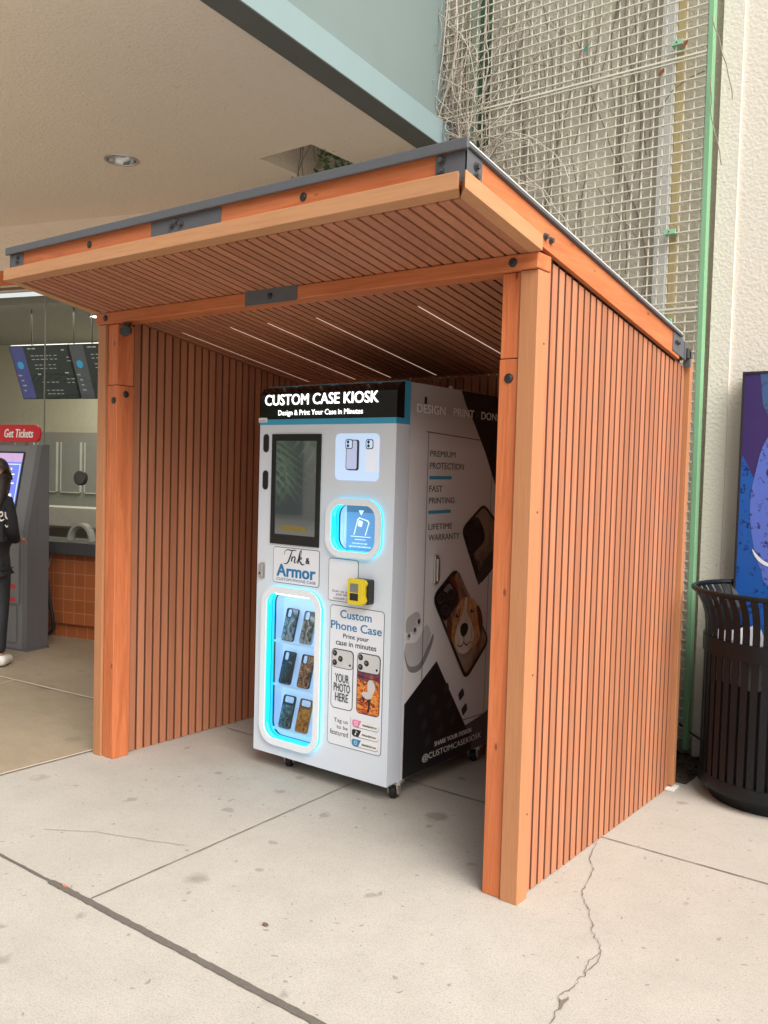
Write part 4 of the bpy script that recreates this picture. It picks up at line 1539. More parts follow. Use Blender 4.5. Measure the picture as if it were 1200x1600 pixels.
for i, (lab, cx, cz, cols, rim, kind) in enumerate(CASES):
    t = thing('phone_case', lab, 'phone case', (cx, .505, cz), 0, 'phone cases on the display shelves')
    lean = .26
    w, hh = .041, .168
    T = lambda u, v, h: (cx + u + .0 * v, .505 + v * math.sin(lean) - h * math.cos(lean), cz + v * math.cos(lean) + h * math.sin(lean))
    EDGE = plain('case_rim_black', (.02, .021, .023), .4) if rim else plain('case_rim_cream', (.45, .46, .46), .4)
    if i == 5:
        EDGE = plain('case_rim_orange', (.45, .14, .02), .4)
    hole = rrect(-w + .006, -.001 if kind == 'square' else w - .006, hh - (.046 if kind == 'square' else .038), hh - .006, .010)
    q = MB()
    plate(rrect(-w, w, 0, hh, .012), [hole[::-1]], T, 0, .010, EDGE, q)
    fr = q.build('case_shell', t, bevel=.001)
    q = MB()
    plate(rrect(-w + .003, w - .003, .003, hh - .003, .010), [rrect(-w + .003, .003 if kind == 'square' else w - .0035, hh - .050, hh - .0035, .012)[::-1]], T, .010, .0107,
          printed('case_print_%s' % ('abcdef'[i]), cols, 14 + 3 * i, 1.6), q)
    q.build('printed_back', t)
    q = MB()
    q.ring(rrect(hole[7][0] - .003 if False else -w + .003, .002 if kind == 'square' else w - .003, hh - (.049 if kind == 'square' else .041), hh - .003, .012), rrect(-w + .006, -.001 if kind == 'square' else w - .006, hh - (.046 if kind == 'square' else .038), hh - .006, .010), T, .010, .0125, plain('camera_rim', (.02, .022, .025), .35))
    q.build('camera_rim', t)

# ------------------------------------------------------------------ ticket office
TH = R(16)
TP = Vector((-5.4, 1.76))
td, tw_ = Vector((math.cos(TH), math.sin(TH))), Vector((-math.sin(TH), math.cos(TH)))


def TT(s, w, z):
    q = TP + td * s + tw_ * w
    return (q.x, q.y, z)


TF = lambda u, v, h: TT(u, -h, v)
TW0, TW1 = -6.0, 1.72
to = thing('ticket_office', 'ticket office front with orange tiles, dark counter and tall glass', 'ticket office', (-5.4, 1.76, 0))


def tiles(name, a, grout, size):
    m = bpy.data.materials.new(name)
    nt, ns, ln, bs = nodes_of(m)
    tc = nt.nodes.new('ShaderNodeTexCoord')
    mp = nt.nodes.new('ShaderNodeMapping')
    mp.inputs['Rotation'].default_value = (0, 0, -TH)
    ln.new(tc.outputs['Object'], mp.inputs['Vector'])
    sp = nt.nodes.new('ShaderNodeSeparateXYZ')
    ln.new(mp.outputs[0], sp.inputs[0])
    cb = nt.nodes.new('ShaderNodeCombineXYZ')
    ln.new(sp.outputs[0], cb.inputs[0])
    ln.new(sp.outputs[2], cb.inputs[1])
    br = nt.nodes.new('ShaderNodeTexBrick')
    br.offset = 0
    br.inputs['Scale'].default_value = 1
    br.inputs['Brick Width'].default_value = size
    br.inputs['Row Height'].default_value = size
    br.inputs['Mortar Size'].default_value = .004
    br.inputs['Color1'].default_value = (*a, 1)
    br.inputs['Color2'].default_value = (*[x * .86 for x in a], 1)
    br.inputs['Mortar'].default_value = (*grout, 1)
    ln.new(cb.outputs[0], br.inputs['Vector'])
    ln.new(br.outputs['Color'], bs.inputs['Base Color'])
    bs.inputs['Roughness'].default_value = .35
    bump(nt, bs, br.outputs['Fac'], .3, -.002)
    return m


TILE = tiles('orange_tile', (.42, .125, .042), (.50, .22, .11), .115)
b = MB()
b.box(TW0, TW1, .02, .20, 0, .13, TILE, TT)
b.box(TW0, TW1, -.02, .20, .13, .75, TILE, TT)
b.build('tiled_base', to)
b = MB()
b.box(TW0, TW1, -.10, .34, .752, .858, plain('dark_granite', (.07, .07, .072), .3, 0, .4, 60), TT)
b.build('counter', to, bevel=.004)
b = MB()
b.box(TW0, TW1, .02, .18, 3.15, 3.262, plain('orange_fascia', (.60, .17, .05), .5, 0, .05), TT)
b.box(TW0, TW1, -.012, .02, 3.128, 3.262, MATS['orange_fascia'], TT)
b.box(TW0, TW1, -.018, .03, 3.112, 3.127, plain('pale_frame', (.62, .52, .42), .4), TT)
b.box(TW0, TW1, -.006, .03, 3.086, 3.111, plain('brown_frame', (.22, .13, .085), .4), TT)
b.box(TW0, TW1, -.012, .03, 3.070, 3.0855, MATS['pale_frame'], TT)
b.build('head_band', to)
b = MB()
b.box(TW0, TW1, -.01, .30, 3.262, 3.70, SOFFIT, TT)
b.build('bulkhead', to)
GLS = glass('office_glass', (.80, .84, .80), .01, 1.6)
for (s0, s1) in ((TW0, -1.95), (-1.945, -.405), (-.401, 1.15), (1.154, TW1)):
    b = MB()
    b.add([TT(s0, .034, .858), TT(s1, .034, .858), TT(s1, .034, 3.075), TT(s0, .034, 3.075)], [(0, 1, 2, 3)], GLS)
    b.build('glass_pane', to, recalc=False)
b = MB()
for s in (-1.9475, -.403, 1.152):
    b = MB()
    b.box(s - .004, s + .004, .028, .040, .858, 3.075, plain('silicone_joint', (.30, .30, .27), .5), TT)
    b.build('glass_joint', to)
# speak-through disc
b = MB()
c = Vector(TT(.03, .038, 1.42))
nrm = Vector((math.sin(TH), -math.cos(TH), 0))
b.tube([c, c + nrm * .012, c + nrm * .045, c + nrm * .052], [.050, .064, .064, .058], plain('speaker_dark', (.035, .033, .03), .5), 32)
b.tube([c + nrm * .0525, c + nrm * .054], [.055, .050], plain('speaker_grille', (.10, .095, .085), .7), 32)
b.build('speak_through', to, smooth=True)
# pass-through arch
b = MB()
AR = [(.05 + .128 * math.cos(R(a)), .870 + .155 * math.sin(R(a))) for a in range(0, 181, 10)]
AI = [(.05 + .106 * math.cos(R(a)), .870 + .132 * math.sin(R(a))) for a in range(0, 181, 10)]
n = len(AR)
for i in range(n - 1):
    vs = []
    for hh in (-.045, .03):
        vs += [TF(*AR[i], hh), TF(*AR[i + 1], hh), TF(*AI[i + 1], hh), TF(*AI[i], hh)]
    b.add(vs, [(0, 1, 2, 3), (4, 7, 6, 5), (0, 4, 5, 1), (3, 2, 6, 7)], plain('acrylic_edge', (.36, .37, .33), .2))
b.build('pass_through_arch', to)
# room behind the glass
RB = 2.4
b = MB()
ROOMW = plain('room_cream', (.62, .56, .43), .8, 0, .05)
ROOMG = plain('room_grey', (.34, .335, .30), .8, 0, .06)
b.box(TW0, TW1, RB, RB + .1, 1.92, 3.06, ROOMW, TT)
b.box(TW0, TW1, RB - .01, RB + .1, 0, 1.92, ROOMG, TT)
b.box(TW0, TW0 + .1, .2, RB, 0, 3.06, ROOMW, TT)
b.box(TW1 - .1, TW1, .2, RB, 0, 3.06, ROOMW, TT)
b.box(TW0, TW1, .2, RB, 3.0, 3.07, plain('room_ceiling', (.40, .38, .33), .8), TT)
b.box(TW0, TW1, .2, RB, .0, .02, ROOMG, TT)
b.build('room_wall', to)
b = MB()
PALEW = plain('reflection_frame_white', (.72, .71, .66), .5)
for (s0, s1, z0, z1) in ((-2.62, -2.34, 1.20, 1.80), (-2.26, -1.98, 1.20, 1.80), (-1.90, -1.62, 1.20, 1.80), (-1.54, -1.26, 1.2, 1.8), (-2.98, -2.70, 1.2, 1.8)):  # made-up panels with pale frames stand in for window reflections in the glass
    b.box(s0, s1, RB - .035, RB - .012, z0, z1, plain('reflection_pane_grey', (.33, .33, .30), .6, 0, .06), TT)
    for q in ((s0 - .012, s0, z0, z1), (s1, s1 + .012, z0, z1), (s0, s1, z0 - .012, z0)):
        b.box(q[0], q[1], RB - .04, RB - .012, q[2], q[3], PALEW, TT)
b.box(TW0 + .2, TW1 - .2, 1.9, RB - .012, .80, .93, plain('back_counter', (.50, .48, .42), .5), TT)
b.box(-2.2, .4, 1.5, 1.88, .86, 1.06, plain('desk_white', (.58, .56, .50), .5), TT)
b.build('reflection_panels_counter', to)
for s in (-.55, -2.2):
    b = MB()
    c = TT(s, .9, 2.999)
    b.lathe(c, [(.09, 0), (.085, -.008), (.06, -.006)], CHROME, 24)
    b.lathe(c, [(.0, -.003), (.06, -.004)], glow('room_lamp', (1, .93, .82), 9.0), 24)
    b.build('room_downlight', to)
pl = bpy.data.lights.new('room_light', 'AREA')
pl.energy = 34
pl.size = 1.6
pl.color = (1, .95, .86)
plo = bpy.data.objects.new('room_light', pl)
C.objects.link(plo)
plo.parent = to
plo.location = Vector(TT(-.8, 1.2, 2.96)) - to.location

# menu screens hung behind the glass, tilted down
SCRB = plain('menu_black', (.020, .022, .022), .25, 0, .3, 4, emit=((.03, .036, .032), .4))
MTXT = plain('menu_text', (.3, .3, .29), .5, emit=((.50, .50, .47), .3))
MBLU = plain('menu_purple', (.05, .05, .20), .4, 0, .3, 6, emit=((.10, .10, .30), .28))
MCY = plain('menu_cyan', (.03, .25, .5), .4, emit=((.04, .30, .50), .4))
for i, s0 in enumerate((-1.20, -.49)):
    lab = ('dark menu screen with a purple side column behind the ticket glass, nearer the ticket machine' if i == 0 else 'dark menu screen behind the ticket glass, half hidden by the shelter post')
    ms = thing('menu_screen', lab, 'screen', TT(s0, .5, 2.4), 0, 'menu screens behind the ticket glass')
    wd2, hg = .70, .53
    tl = .38
    T = lambda u, v, h: TT(s0 + u, .62 - v * math.sin(tl) - h * math.cos(tl), 2.165 + v * math.cos(tl) - h * math.sin(tl))
    q = MB()
    q.box(0, wd2, 0, hg, -.04, 0, plain('tv_bezel', (.014, .014, .015), .3), T)
    fr = q.build('screen_case', ms, bevel=.003)
    q = MB()
    q.poly([(.01, .01), (wd2 - .01, .01), (wd2 - .01, hg - .01), (.01, hg - .01)], T, .001, SCRB)
    cw = .17
    q.poly([(.01, .01), (cw, .01), (cw, hg - .01), (.01, hg - .01)], T, .002, MBLU if i == 0 else plain('menu_grey', (.05, .05, .06), .4, emit=((.07, .07, .075), .5)))
    q.poly(circ(.085, .34, .038), T, .003, MCY)
    rr = random.Random(5 + i)
    for (bu, bv, nr, nc) in ((.22, .50, 1, 2), (.24, .43, 2, 6), (.26, .34, 2, 5), (.27, .25, 1, 1), (.30, .17, 1, 4), (.33, .09, 2, 4), (.60, .26, 1, 1), (.60, .20, 2, 4), (.62, .48, 1, 2), (.66, .41, 2, 4), (.03, .24, 1, 1), (.05, .19, 1, 1), (.05, .14, 1, 1), (.05, .09, 1, 1)):
        for r_ in range(nr):
            for c_ in range(nc):
                u, v = bu + c_ * .055, bv - r_ * .035
                l = rr.uniform(.022, .040)
                if u + l < wd2:
                    line(q, T, [(u, v), (u + l, v)], .007 if nc > 2 else .012, .003, MTXT)
    q.build('picture', fr)
    for uu in (.25, .75):
        q = MB()
        q.tube([T(uu, hg - .02, -.03), TT(s0 + uu, .45, 3.0)], .006, BLACKM, 6)
        q.build('hanger', ms)

# cable hanging under the counter
cb = MB()
pts = [TT(-.235, -.028, .752), TT(-.25, -.035, .70), TT(-.285, -.04, .58), TT(-.285, -.045, .50)]
pts2 = [TT(-.285, -.045, .52), TT(-.265, -.045, .40), TT(-.225, -.05, .24), TT(-.205, -.05, .12), TT(-.225, -.055, .05), TT(-.30, -.06, .022), TT(-.45, -.09, .018), TT(-.60, -.12, .018)]


def smoothpath(P, k=8):
    P = [Vector(p) for p in P]
    out = []
    for i in range(len(P) - 1):
        p0, p1, p2, p3 = P[max(i - 1, 0)], P[i], P[i + 1], P[min(i + 2, len(P) - 1)]
        for t in range(k):
            t /= k
            out.append(0.5 * ((2 * p1) + (p2 - p0) * t + (2 * p0 - 5 * p1 + 4 * p2 - p3) * t * t + (3 * p1 - p0 - 3 * p2 + p3) * t ** 3))
    return out + [P[-1]]


cb.tube(smoothpath(pts), .006, plain('cable_grey', (.35, .33, .31), .5), 8)
cb.tube(smoothpath(pts2), .017, BLACKM, 10)
tag(cb.build('power_cable', loc=TT(-.28, -.04, 0), smooth=True), 'black sleeved cable hanging from the counter down the orange tiles', 'cable')
cb = MB()
cb.tube(smoothpath([(-.30, 2.14, .30), (-.24, 2.13, .235), (-.16, 2.12, .19), (-.09, 2.12, .15), (.0, 2.13, .10), (.1, 2.14, .02)]), .006, BLACKM, 8)
tag(cb.build('power_cable', loc=(-.15, 2.12, 0), smooth=True), 'thin black cable on the wall between the shelter and the litter bin', 'cable')

# ------------------------------------------------------------------ ticket machine (local frame: u right, v back)
mr = R(11)
tm = thing('ticket_machine', 'grey self service ticket machine with a red topper sign and lit screen', 'ticket machine', (-5.185, 1.17, 0), mr)
L = lambda u, v, z: (u, v, z)
GREYC = plain('machine_grey', (.19, .19, .195), .45, 0, .05, 3)
GREYD = plain('machine_dark_grey', (.12, .12, .128), .45, 0, .05, 3)
MW = .80
prof = [(0.0, .012), (0.0, .985), (.140, 1.680), (.155, 1.690), (.215, 1.690), (.215, .012)]
b = MB()
b.prism(prof, lambda u, v, h: (h, u, v), -MW + .055, -.055, GREYC)
for (x0, x1) in ((-.055, 0.0), (-MW, -MW + .055)):
    b.prism([(-.004, .012), (-.004, .985), (.134, 1.687), (.155, 1.697), (.215, 1.697), (.215, .012)], lambda u, v, h: (h, u, v), x0, x1, GREYD)
b.box(.0005, .004, .09, .215, .02, 1.2, GREYD)
b.box(-MW - .01, .012, -.012, .225, 0, .012, GREYD)
b.build('cabinet', tm, local=True, bevel=.006)
b = MB()
b.box(-MW + .15, -.115, -.012, .0, .06, .36, GREYC)
b.box(-MW + .13, -.085, -.018, .0, .385, .90, GREYC)
b.build('access_door', tm, local=True, bevel=.004)
sl_ = math.atan2(.140, .695)
ST = lambda u, v, h: (u, .0 + (v) * math.sin(sl_) - h * math.cos(sl_), .985 + v * math.cos(sl_) + h * math.sin(sl_))
b = MB()
b.prism(rrect(-MW + .12, -.18, .10, .66, .01), ST, .0, .006, BLACKM)
dsp = b.build('display', tm, local=True)
b = MB()
b.poly([(-MW + .14, .12), (-.195, .12), (-.195, .645), (-MW + .14, .645)], ST, .007, plain('display_blue', (.06, .08, .32), .3, 0, .25, 5, emit=((.13, .16, .55), .75)))
b.poly([(-MW + .14, .57), (-.195, .57), (-.195, .645), (-MW + .14, .645)], ST, .008, plain('display_mauve', (.25, .16, .28), .3, 0, .5, 18, emit=((.40, .28, .46), .7)))
b.ring([(-.205, .555), (-MW + .15, .555), (-MW + .15, .20), (-.205, .20)], [(-.213, .547), (-MW + .158, .547), (-MW + .158, .208), (-.213, .208)], ST, .008, .0085, plain('display_line', (.3, .4, .7), .3, emit=((.45, .55, .85), .8)))
LT = plain('display_text', (.6, .6, .7), .3, emit=((.7, .7, .8), .8))
for (u0, u1, v, w) in ((-.46, -.30, .51, .018), (-.46, -.26, .465, .010), (-.46, -.27, .44, .010), (-.46, -.25, .39, .010), (-.42, -.26, .29, .022), (-.42, -.30, .235, .018)):
    line(b, ST, [(u0, v), (u1, v)], w, .009, LT)
b.build('display_picture', dsp, local=True)
b = MB()
b.prism([(-.02, .93), (-.06, .99), (.03, 1.05), (.05, .985), (.0, .90)], lambda u, v, h: (h, u, v), -MW + .2, -.12, GREYD)
b.build('payment_shelf', tm, local=True, bevel=.004)
b = MB()
RED = plain('sign_red', (.58, .022, .030), .4, 0, .04)
MF = lambda u, v, h: (u, .14 - h, v)
b.prism(rrect(-MW + .02, -.035, 1.712, 1.858, .065, 8), MF, -.025, .0, RED)
b.tube([(-.2, .152, 1.68), (-.2, .152, 1.73)], .012, GREYD, 8)
b.tube([(-.6, .152, 1.68), (-.6, .152, 1.73)], .012, GREYD, 8)
sg = b.build('topper_sign', tm, local=True, bevel=.003)
b = MB()
b.text('Get Tickets', MF, -.445, -.105, 1.750, 1.822, .001, plain('sign_white', (.85, .84, .82), .4), .022, .25)
b.build('lettering', sg, local=True)
b = MB()
b.text('amc', lambda u, v, h: (u, -.018 - h, v), -.53, -.115, .40, .545, .001, RED, .03)
b.build('lettering', tm, local=True)

# ------------------------------------------------------------------ person at the ticket machine
pe = thing('person', 'long haired person in a black hoodie and leggings at the ticket machine', 'person', (-4.895, .69, 0), R(40))


def skin(name, verts, edges, radii, m, parent, root=0, sub=2, extra=None):
    me = bpy.data.meshes.new(name)
    me.from_pydata(verts, edges, [])
    o = bpy.data.objects.new(name, me)
    C.objects.link(o)
    bm = bmesh.new()
    bm.from_mesh(me)
    ly = bm.verts.layers.skin.verify()
    bm.verts.ensure_lookup_table()
    for i, v in enumerate(bm.verts):
        r = radii[i]
        v[ly].radius = r if isinstance(r, tuple) else (r, r)
        v[ly].use_root = (i == root)
    bm.to_mesh(me)
    bm.free()
    o.modifiers.new('skin', 'SKIN').use_smooth_shade = True
    sb = o.modifiers.new('sub', 'SUBSURF')
    sb.levels = sub
    sb.render_levels = sub
    dg = bpy.context.evaluated_depsgraph_get()
    m2 = bpy.data.meshes.new_from_object(o.evaluated_get(dg))
    bpy.data.objects.remove(o)
    bpy.data.meshes.remove(me)
    if extra:
        bm = bmesh.new()
        bm.from_mesh(m2)
        for (vs, fs) in extra:
            nv = [bm.verts.new(v) for v in vs]
            for f in fs:
                try:
                    bm.faces.new([nv[i] for i in f])
                except ValueError:
                    pass
        bm.to_mesh(m2)
        bm.free()
    m2.name = name
    m2.materials.clear()
    m2.materials.append(m)
    m2.polygons.foreach_set('use_smooth', [True] * len(m2.polygons))
    m2.polygons.foreach_set('material_index', [0] * len(m2.polygons))
    o = bpy.data.objects.new(name, m2)
    C.objects.link(o)
    o.parent = parent
    return o


SKINM = plain('skin', (.46, .26, .18), .5, 0, .06, 12)
HAIRM = plain('dark_hair', (.020, .011, .008), .62, 0, .5, 6, stretch=(40, 40, 2))
HOOD = plain('black_hoodie', (.012, .012, .014), .9, 0, .25, 12, bmp=.3, bscale=90)
LEGG = plain('black_leggings', (.014, .015, .019), .7, 0, .15, 10)
V, E, RD = [], [], []


def joint(p, r, par=None):
    V.append(p)
    RD.append(r)
    if par is not None:
        E.append((par, len(V) - 1))
    return len(V) - 1


pv = joint((0, 0, .86), (.122, .095))
w1 = joint((0, .0, 1.00), (.105, .085), pv)
c1 = joint((0, -.005, 1.18), (.115, .09), w1)
nk = joint((0, -.01, 1.315), (.065, .055), c1)
HX = .06
n2 = joint((HX * .5, .005, 1.375), (.048, .048), nk)
h1 = joint((HX, .03, 1.435), (.062, .075), n2)
h2 = joint((HX, .025, 1.50), (.074, .088), h1)
h3 = joint((HX, .015, 1.555), (.055, .065), h2)
hands = []
for s in (-1, 1):
    a1 = joint((s * .12, -.01, 1.265), .045, c1)
    a2 = joint((s * .15, -.015, 1.03), .038, a1)
    a3 = joint((s * .130, .18, .95), .030, a2)
    a4 = joint((s * .122, .245, .945), (.024, .034), a3)
    for f in range(4):
        x = s * (.122 + (f - 1.5) * .019)
        ln_ = (.030, .036, .034, .026)[f]
        k1 = joint((x, .285, .942), .0095, a4)
        k2 = joint((x, .285 + ln_, .930), .0085, k1)
        joint((x * .995, .285 + ln_ * 1.55, .910), .0075, k2)
    t1 = joint((s * .092, .255, .960), .0105, a4)
    joint((s * .078, .288, .965), .009, t1)
    l1 = joint((s * .072, .0, .80), .070, pv)
    l2 = joint((s * .080, .012, .46), .044, l1)
    l3 = joint((s * .086, -.02, .10), .030, l2)
    l4 = joint((s * .092, .02, .045), .036, l3)
    joint((s * .097, .13, .030), .028, l4)
# face: nose, ears, eyes set into the same mesh
ex = []


def ball(c, r, n=8):
    vs, fs = [], []
    for i in range(n + 1):
        for k in range(n):
            a, q = PI * i / n, 2 * PI * k / n
            vs.append((c[0] + r[0] * math.sin(a) * math.cos(q), c[1] + r[1] * math.sin(a) * math.sin(q), c[2] + r[2] * math.cos(a)))
    for i in range(n):
        for k in range(n):
            fs.append((i * n + k, i * n + (k + 1) % n, (i + 1) * n + (k + 1) % n, (i + 1) * n + k))
    return vs, fs


ex.append(ball((HX, .112, 1.468), (.012, .018, .022)))
ex.append(ball((HX, .098, 1.425), (.024, .010, .008)))
for s in (-1, 1):
    ex.append(ball((HX + s * .030, .098, 1.497), (.012, .010, .009)))
    ex.append(ball((HX + s * .074, .015, 1.475), (.010, .018, .030)))
skin('body', V, E, RD, SKINM, pe, pv, 2, ex)
# hoodie
V, E, RD = [], [], []
pv0 = joint((0, -.005, .745), (.140, .118))
pv = joint((0, -.005, .83), (.142, .122), pv0)
w1 = joint((0, -.01, .95), (.138, .118), pv)
c1 = joint((0, -.015, 1.15), (.140, .115), w1)
c2 = joint((0, -.015, 1.275), (.112, .098), c1)
joint((.03, -.015, 1.345), (.078, .074), c2)
for s in (-1, 1):
    a1 = joint((s * .132, -.015, 1.235), .070, c1)
    a2 = joint((s * .158, -.02, 1.03), .062, a1)
    a3 = joint((s * .135, .11, .965), .050, a2)
    joint((s * .125, .195, .95), .040, a3)
hd_ = skin('hoodie', V, E, RD, HOOD, pe, pv)
V, E, RD = [], [], []
tp_ = joint((0, 0, .95), (.13, .10))
pv = joint((0, 0, .84), (.132, .112), tp_)
for s in (-1, 1):
    l1 = joint((s * .075, .0, .76), .086, pv)
    l15 = joint((s * .078, .012, .60), .072, l1)
    l2 = joint((s * .080, .014, .46), .063, l15)
    l25 = joint((s * .082, -.018, .31), .060, l2)
    joint((s * .086, -.02, .095), .043, l25)
skin('leggings', V, E, RD, LEGG, pe, pv)
for s in (-1, 1):
    V, E, RD = [], [], []
    a = joint((s * .092, -.060, .050), .040)
    c = joint((s * .094, -.01, .052), .050, a)
    c = joint((s * .096, .04, .046), .045, c)
    d = joint((s * .098, .105, .038), .038, c)
    joint((s * .100, .155, .034), .032, d)
    skin('shoe', V, E, RD, plain('white_shoe', (.72, .70, .66), .6, 0, .05), pe, 0)
V, E, RD = [], [], []
h0_ = joint((HX, .0, 1.525), (.094, .100))
joint((HX, .005, 1.583), (.058, .066), h0_)
hm = joint((HX, -.022, 1.475), (.094, .088), h0_)
ha = joint((HX, -.045, 1.425), (.096, .076), hm)
hb = joint((HX, -.080, 1.35), (.100, .060), ha)
hc = joint((HX * .8, -.125, 1.24), (.098, .034), hb)
joint((HX * .6, -.140, 1.17), (.070, .018), hc)
for s in (-1, 1):
    q = joint((HX + s * .052, .005, 1.44), (.024, .04), h0_)
    q = joint((HX + s * .062, -.02, 1.36), (.022, .036), q)
    joint((HX + s * .066, -.045, 1.29), (.014, .024), q)
skin('hair', V, E, RD, HAIRM, pe, h0_)
b = MB()
HTXT = plain('hoodie_print', (.70, .67, .60), .8)


def back_map(u, v, h):                      # the print follows the curve of the back, wrapping to the right side
    a = u / .145
    return (.163 * math.sin(a), -.015 - .140 * math.cos(a) - h, v)


for (pts, ws) in (
        ([(-.02, 1.10), (.005, 1.13), (-.005, 1.155), (-.025, 1.13), (-.02, 1.09), (.012, 1.085), (.030, 1.11)], [.006, .010, .012, .014, .014, .010, .006]),
        ([(.030, 1.145), (.034, 1.115), (.034, 1.085), (.042, 1.12), (.062, 1.145), (.074, 1.12), (.074, 1.085)], [.008, .014, .014, .008, .010, .014, .012]),
        ([(.092, 1.112), (.118, 1.118), (.116, 1.143), (.098, 1.140), (.092, 1.105), (.108, 1.082), (.134, 1.092)], [.007, .010, .010, .012, .014, .012, .007]),
        ([(.142, 1.145), (.146, 1.11), (.162, 1.095), (.182, 1.115), (.190, 1.148)], [.012, .014, .012, .012, .012]),
        ([(.190, 1.148), (.186, 1.09), (.178, 1.05), (.158, 1.035), (.140, 1.05)], [.012, .014, .014, .012, .006])):
    stroke(b, [(p[0] + .020, p[1] + .03) for p in pts], ws, back_map, .020, HTXT)
b.build('hoodie_lettering', hd_, local=True, recalc=False)

# ------------------------------------------------------------------ litter bin
TC = (.424, 1.812, 0)
tb = thing('litter_bin', 'round black steel slat litter bin with a flared rim beside the shelter', 'litter bin', TC)
BP = plain('bin_black_paint', (.007, .0085, .011), .36, 0, .2, 30, spec=.28)
b = MB()
b.lathe(TC, [(.0, .0), (.300, .0), (.305, .008), (.305, .055), (.29, .062), (.0, .062)], BP, 64)
b.lathe(TC, [(.338, .062), (.356, .066), (.360, .085), (.355, .125), (.340, .130), (.330, .128), (.330, .066)], BP, 64, True)
b.build('base_ring', tb, smooth=True)
b = MB()
N = 46
PR = [(.344, .11), (.344, .40), (.344, .74), (.344, .84), (.349, .89), (.362, .938), (.384, .982), (.408, 1.015)]
for i in range(N):
    a = 2 * PI * i / N
    ca, sa = math.cos(a), math.sin(a)
    w, t = .0165, .006
    vs = []
    for (r, z) in PR:
        for (dr, dw) in ((0, -w), (t, -w), (t, w), (0, w)):
            vs.append((TC[0] + (r + dr) * ca - dw * sa, TC[1] + (r + dr) * sa + dw * ca, z))
    fs = []
    for k in range(len(PR) - 1):
        for q in range(4):
            fs.append((4 * k + q, 4 * k + (q + 1) % 4, 4 * k + 4 + (q + 1) % 4, 4 * k + 4 + q))
    fs += [(0, 3, 2, 1), tuple(4 * (len(PR) - 1) + q for q in range(4))]
    b.add(vs, fs, BP)
b.build('slats', tb)
b = MB()
b.lathe(TC, [(.351, .715), (.358, .715), (.358, .795), (.351, .795)], BP, 64, True)
b.build('band', tb, smooth=True)
b = MB()
rim = [(.412 + .013 * math.cos(R(a)), 1.018 + .013 * math.sin(R(a))) for a in range(0, 360, 36)]
b.lathe(TC, rim, BP, 72, True)
b.build('rim', tb, smooth=True)
b = MB()
b.lathe(TC, [(.0, .07), (.312, .07), (.318, .62), (.312, .62), (.306, .09), (.0, .09)], plain('liner_black', (.006, .006, .007), .6), 48)
b.build('liner', tb, smooth=True)
bgm = plain('bin_bag_grey', (.22, .22, .24), .35, 0, .3, 30)
b = MB()
rr = random.Random(4)
k = 72
vs, fs = [], []
lv = [(.325, .585), (.322, .65), (.320, .72), (.316, .775), (.300, .79), (.27, .70), (.25, .45)]
for (r, z) in lv:
    for i in range(k):
        a = 2 * PI * i / k
        vs.append((TC[0] + (r + rr.uniform(-.007, .005)) * math.cos(a), TC[1] + (r + rr.uniform(-.007, .005)) * math.sin(a), z + rr.uniform(-.012, .012)))
for q in range(len(lv) - 1):
    for i in range(k):
        fs.append((q * k + i, q * k + (i + 1) % k, (q + 1) * k + (i + 1) % k, (q + 1) * k + i))
b.add(vs, fs, bgm)
tag(b.build('bin_bag', loc=(TC[0], TC[1], .6)), 'crumpled grey plastic bag lining the top of the black litter bin', 'bin bag')

# ------------------------------------------------------------------ wall poster
PX0, PX1, PZ0, PZ1, PY = .118, 1.35, .45, 2.125, 2.06
ps = thing('wall_poster', 'tall purple and blue scaly poster in a dark frame on the cream wall', 'poster', (.7, PY, PZ0))
PF = lambda u, v, h: (u, PY - h, v)
b = MB()
b.box(PX0, PX1, PY, 2.18, PZ0, PZ1, plain('poster_frame_dark', (.022, .020, .028), .5))
b.box(PX0, PX0 + .012, PY - .006, PY, PZ0, PZ1, MATS['poster_frame_dark'])
b.box(PX1 - .012, PX1, PY - .006, PY, PZ0, PZ1, MATS['poster_frame_dark'])
b.box(PX0 + .012, PX1 - .012, PY - .006, PY, PZ1 - .012, PZ1, MATS['poster_frame_dark'])
b.box(PX0 + .012, PX1 - .012, PY - .006, PY, PZ0, PZ0 + .012, MATS['poster_frame_dark'])
b.build('frame', ps)


def scales(name, base, dark, hi, sc=17):
    m = bpy.data.materials.new(name)
    nt, ns, ln, bs = nodes_of(m)
    v = coords(nt, (1, 1, .8))
    dn = nt.nodes.new('ShaderNodeTexNoise')
    dn.inputs['Scale'].default_value = 30
    ln.new(v, dn.inputs['Vector'])
    ad = nt.nodes.new('ShaderNodeMix')
    ad.data_type = 'VECTOR'
    ad.inputs[0].default_value = .05
    ln.new(v, ad.inputs[4])
    ln.new(dn.outputs['Color'], ad.inputs[5])
    c = mixc(nt, noise(nt, v, 3, 3), base, hi)
    cut = ramp(nt, noise(nt, v, 34, 2, .5, .6), .46, .52)
    for scl, am in ((sc, .9), (sc * 1.9, .75)):
        vo = voro(nt, ad.outputs[1], scl)
        d = vo.outputs['Distance']
        band = math_n(nt, 'MULTIPLY', ramp(nt, d, .36, .30), ramp(nt, d, .17, .23))
        g_ = math_n(nt, 'GREATER_THAN', nt_sep(nt, vo.outputs['Color']), .30)
        c = mixc(nt, math_n(nt, 'MULTIPLY', math_n(nt, 'MULTIPLY', math_n(nt, 'MULTIPLY', band, g_), cut), am), c, dark)
        inn = math_n(nt, 'MULTIPLY', math_n(nt, 'MULTIPLY', ramp(nt, d, .20, .12), g_), .25)
        c = mixc(nt, inn, c, hi)
    ln.new(c, bs.inputs['Base Color'])
    bs.inputs['Roughness'].default_value = .35
    return m


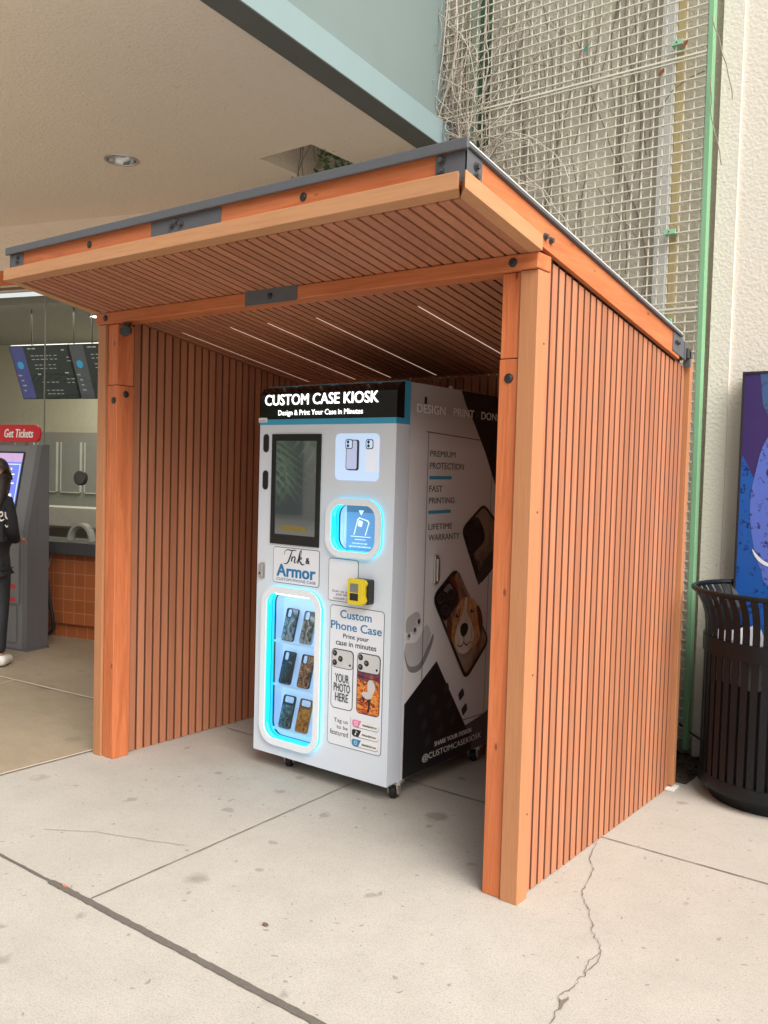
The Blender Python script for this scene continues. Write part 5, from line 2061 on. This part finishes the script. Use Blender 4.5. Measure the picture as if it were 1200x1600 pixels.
b = MB()
x0, x1 = PX0 + .012, PX1 - .012
PURP = plain('poster_purple', (.040, .024, .125), .4, 0, .15, 6)
SC1 = scales('poster_blue_scales', (.007, .075, .34), (.003, .012, .08), (.012, .11, .42))
SC2 = scales('poster_pale_blue_scales', (.07, .14, .52), (.015, .015, .10), (.12, .18, .60))
SC3 = scales('poster_slate_scales', (.035, .09, .22), (.01, .025, .08), (.05, .12, .28))
z0, z1 = PZ0 + .012, PZ1 - .012
b.poly([(x0, z0), (x1, z0), (x1, z1), (x0, z1)], PF, .001, PURP)
b.poly([(x0, z0), (x1, z0), (x1, 1.2), (.30, 1.35), (.22, 1.52), (x0, 1.70)], PF, .002, SC1)
b.poly([(.205, z1), (x1, z1), (x1, 1.7), (.30, 1.80), (.225, 1.95)], PF, .002, SC3)
b.poly(blob([(.27, 1.80), (.20, 1.58), (.185, 1.40), (.21, 1.22), (.25, 1.10), (.32, 1.0), (.70, .90), (1.25, 1.10), (1.28, 1.6), (.9, 1.9), (.5, 1.95)], 6), PF, .003, SC2)
b.poly(blob([(.205, 1.20), (.225, 1.155), (.27, 1.12), (.34, 1.11), (.27, 1.14), (.232, 1.17)], 5), PF, .004, plain('poster_white', (.75, .78, .80), .4))
b.build('print', ps, recalc=False)

# ------------------------------------------------------------------ across the plaza, behind the viewer (seen in the glass)
fa = thing('sky_blocker_building', 'pale plastered building across the plaza with dark windows, made tall to block low sky light', 'building', (-8, -17, 0))
b = MB()
b.box(-34, 14, -19, -17, 0, 10.0, plain('sky_blocker_plaster', (.50, .47, .42), .8, 0, .08, .5))  # out of view; made tall and near to keep low sky light off the shelter
b.build('wall', fa)
for i in range(8):
    x = -31 + i * 5.4
    b = MB()
    b.box(x, x + 2.6, -17.02, -16.95, .1, 2.7, plain('far_window', (.04, .05, .06), .1))
    b.build('window', fa)
for i, (x, y, hh) in enumerate(((-7.75, -5.4, 2.45),)):
    pt = thing('palm_tree', 'palm tree growing on the open plaza away from the shelter', 'palm', (x, y, 0))
    b = MB()
    pth = [(x + .05 * math.sin(k * .5), y, hh * k / 10) for k in range(11)]
    b.tube(pth, [.10 - .03 * k / 10 for k in range(11)], plain('palm_bark', (.20, .15, .10), .95, 0, .4, 14), 14)
    b.build('trunk', pt, smooth=True)
    b = MB()
    rr = random.Random(8)
    for f in range(34):
        a = rr.uniform(0, 2 * PI)
        el = rr.uniform(-.4, 1.0)
        ln_ = rr.uniform(1.5, 2.1)
        p = Vector((x, y, hh))
        d = Vector((math.cos(a) * math.cos(el), math.sin(a) * math.cos(el), math.sin(el)))
        rib = [p.copy()]
        for k in range(12):
            d = (d + Vector((0, 0, -.10))).normalized()
            p = p + d * ln_ / 12
            rib.append(p.copy())
        b.tube(rib, .012, LEAF, 4)
        sd_ = d.cross(Vector((0, 0, 1))).normalized()
        for k in range(2, 13):
            for s in (-1, 1):
                q = rib[k]
                e_ = q + sd_ * s * (.42 * math.sin(PI * (k + 1) / 15)) + Vector((0, 0, -.18)) + (rib[min(k + 1, 12)] - rib[k - 1]) * .6
                t_ = (rib[min(k + 1, 12)] - rib[k - 1]).normalized() * .022
                b.add([q - t_, q + t_, e_], [(0, 1, 2)], plain('palm_leaf', (.08, .16, .05), .5, 0, .3, 10))
    b.build('crown', pt, recalc=False)
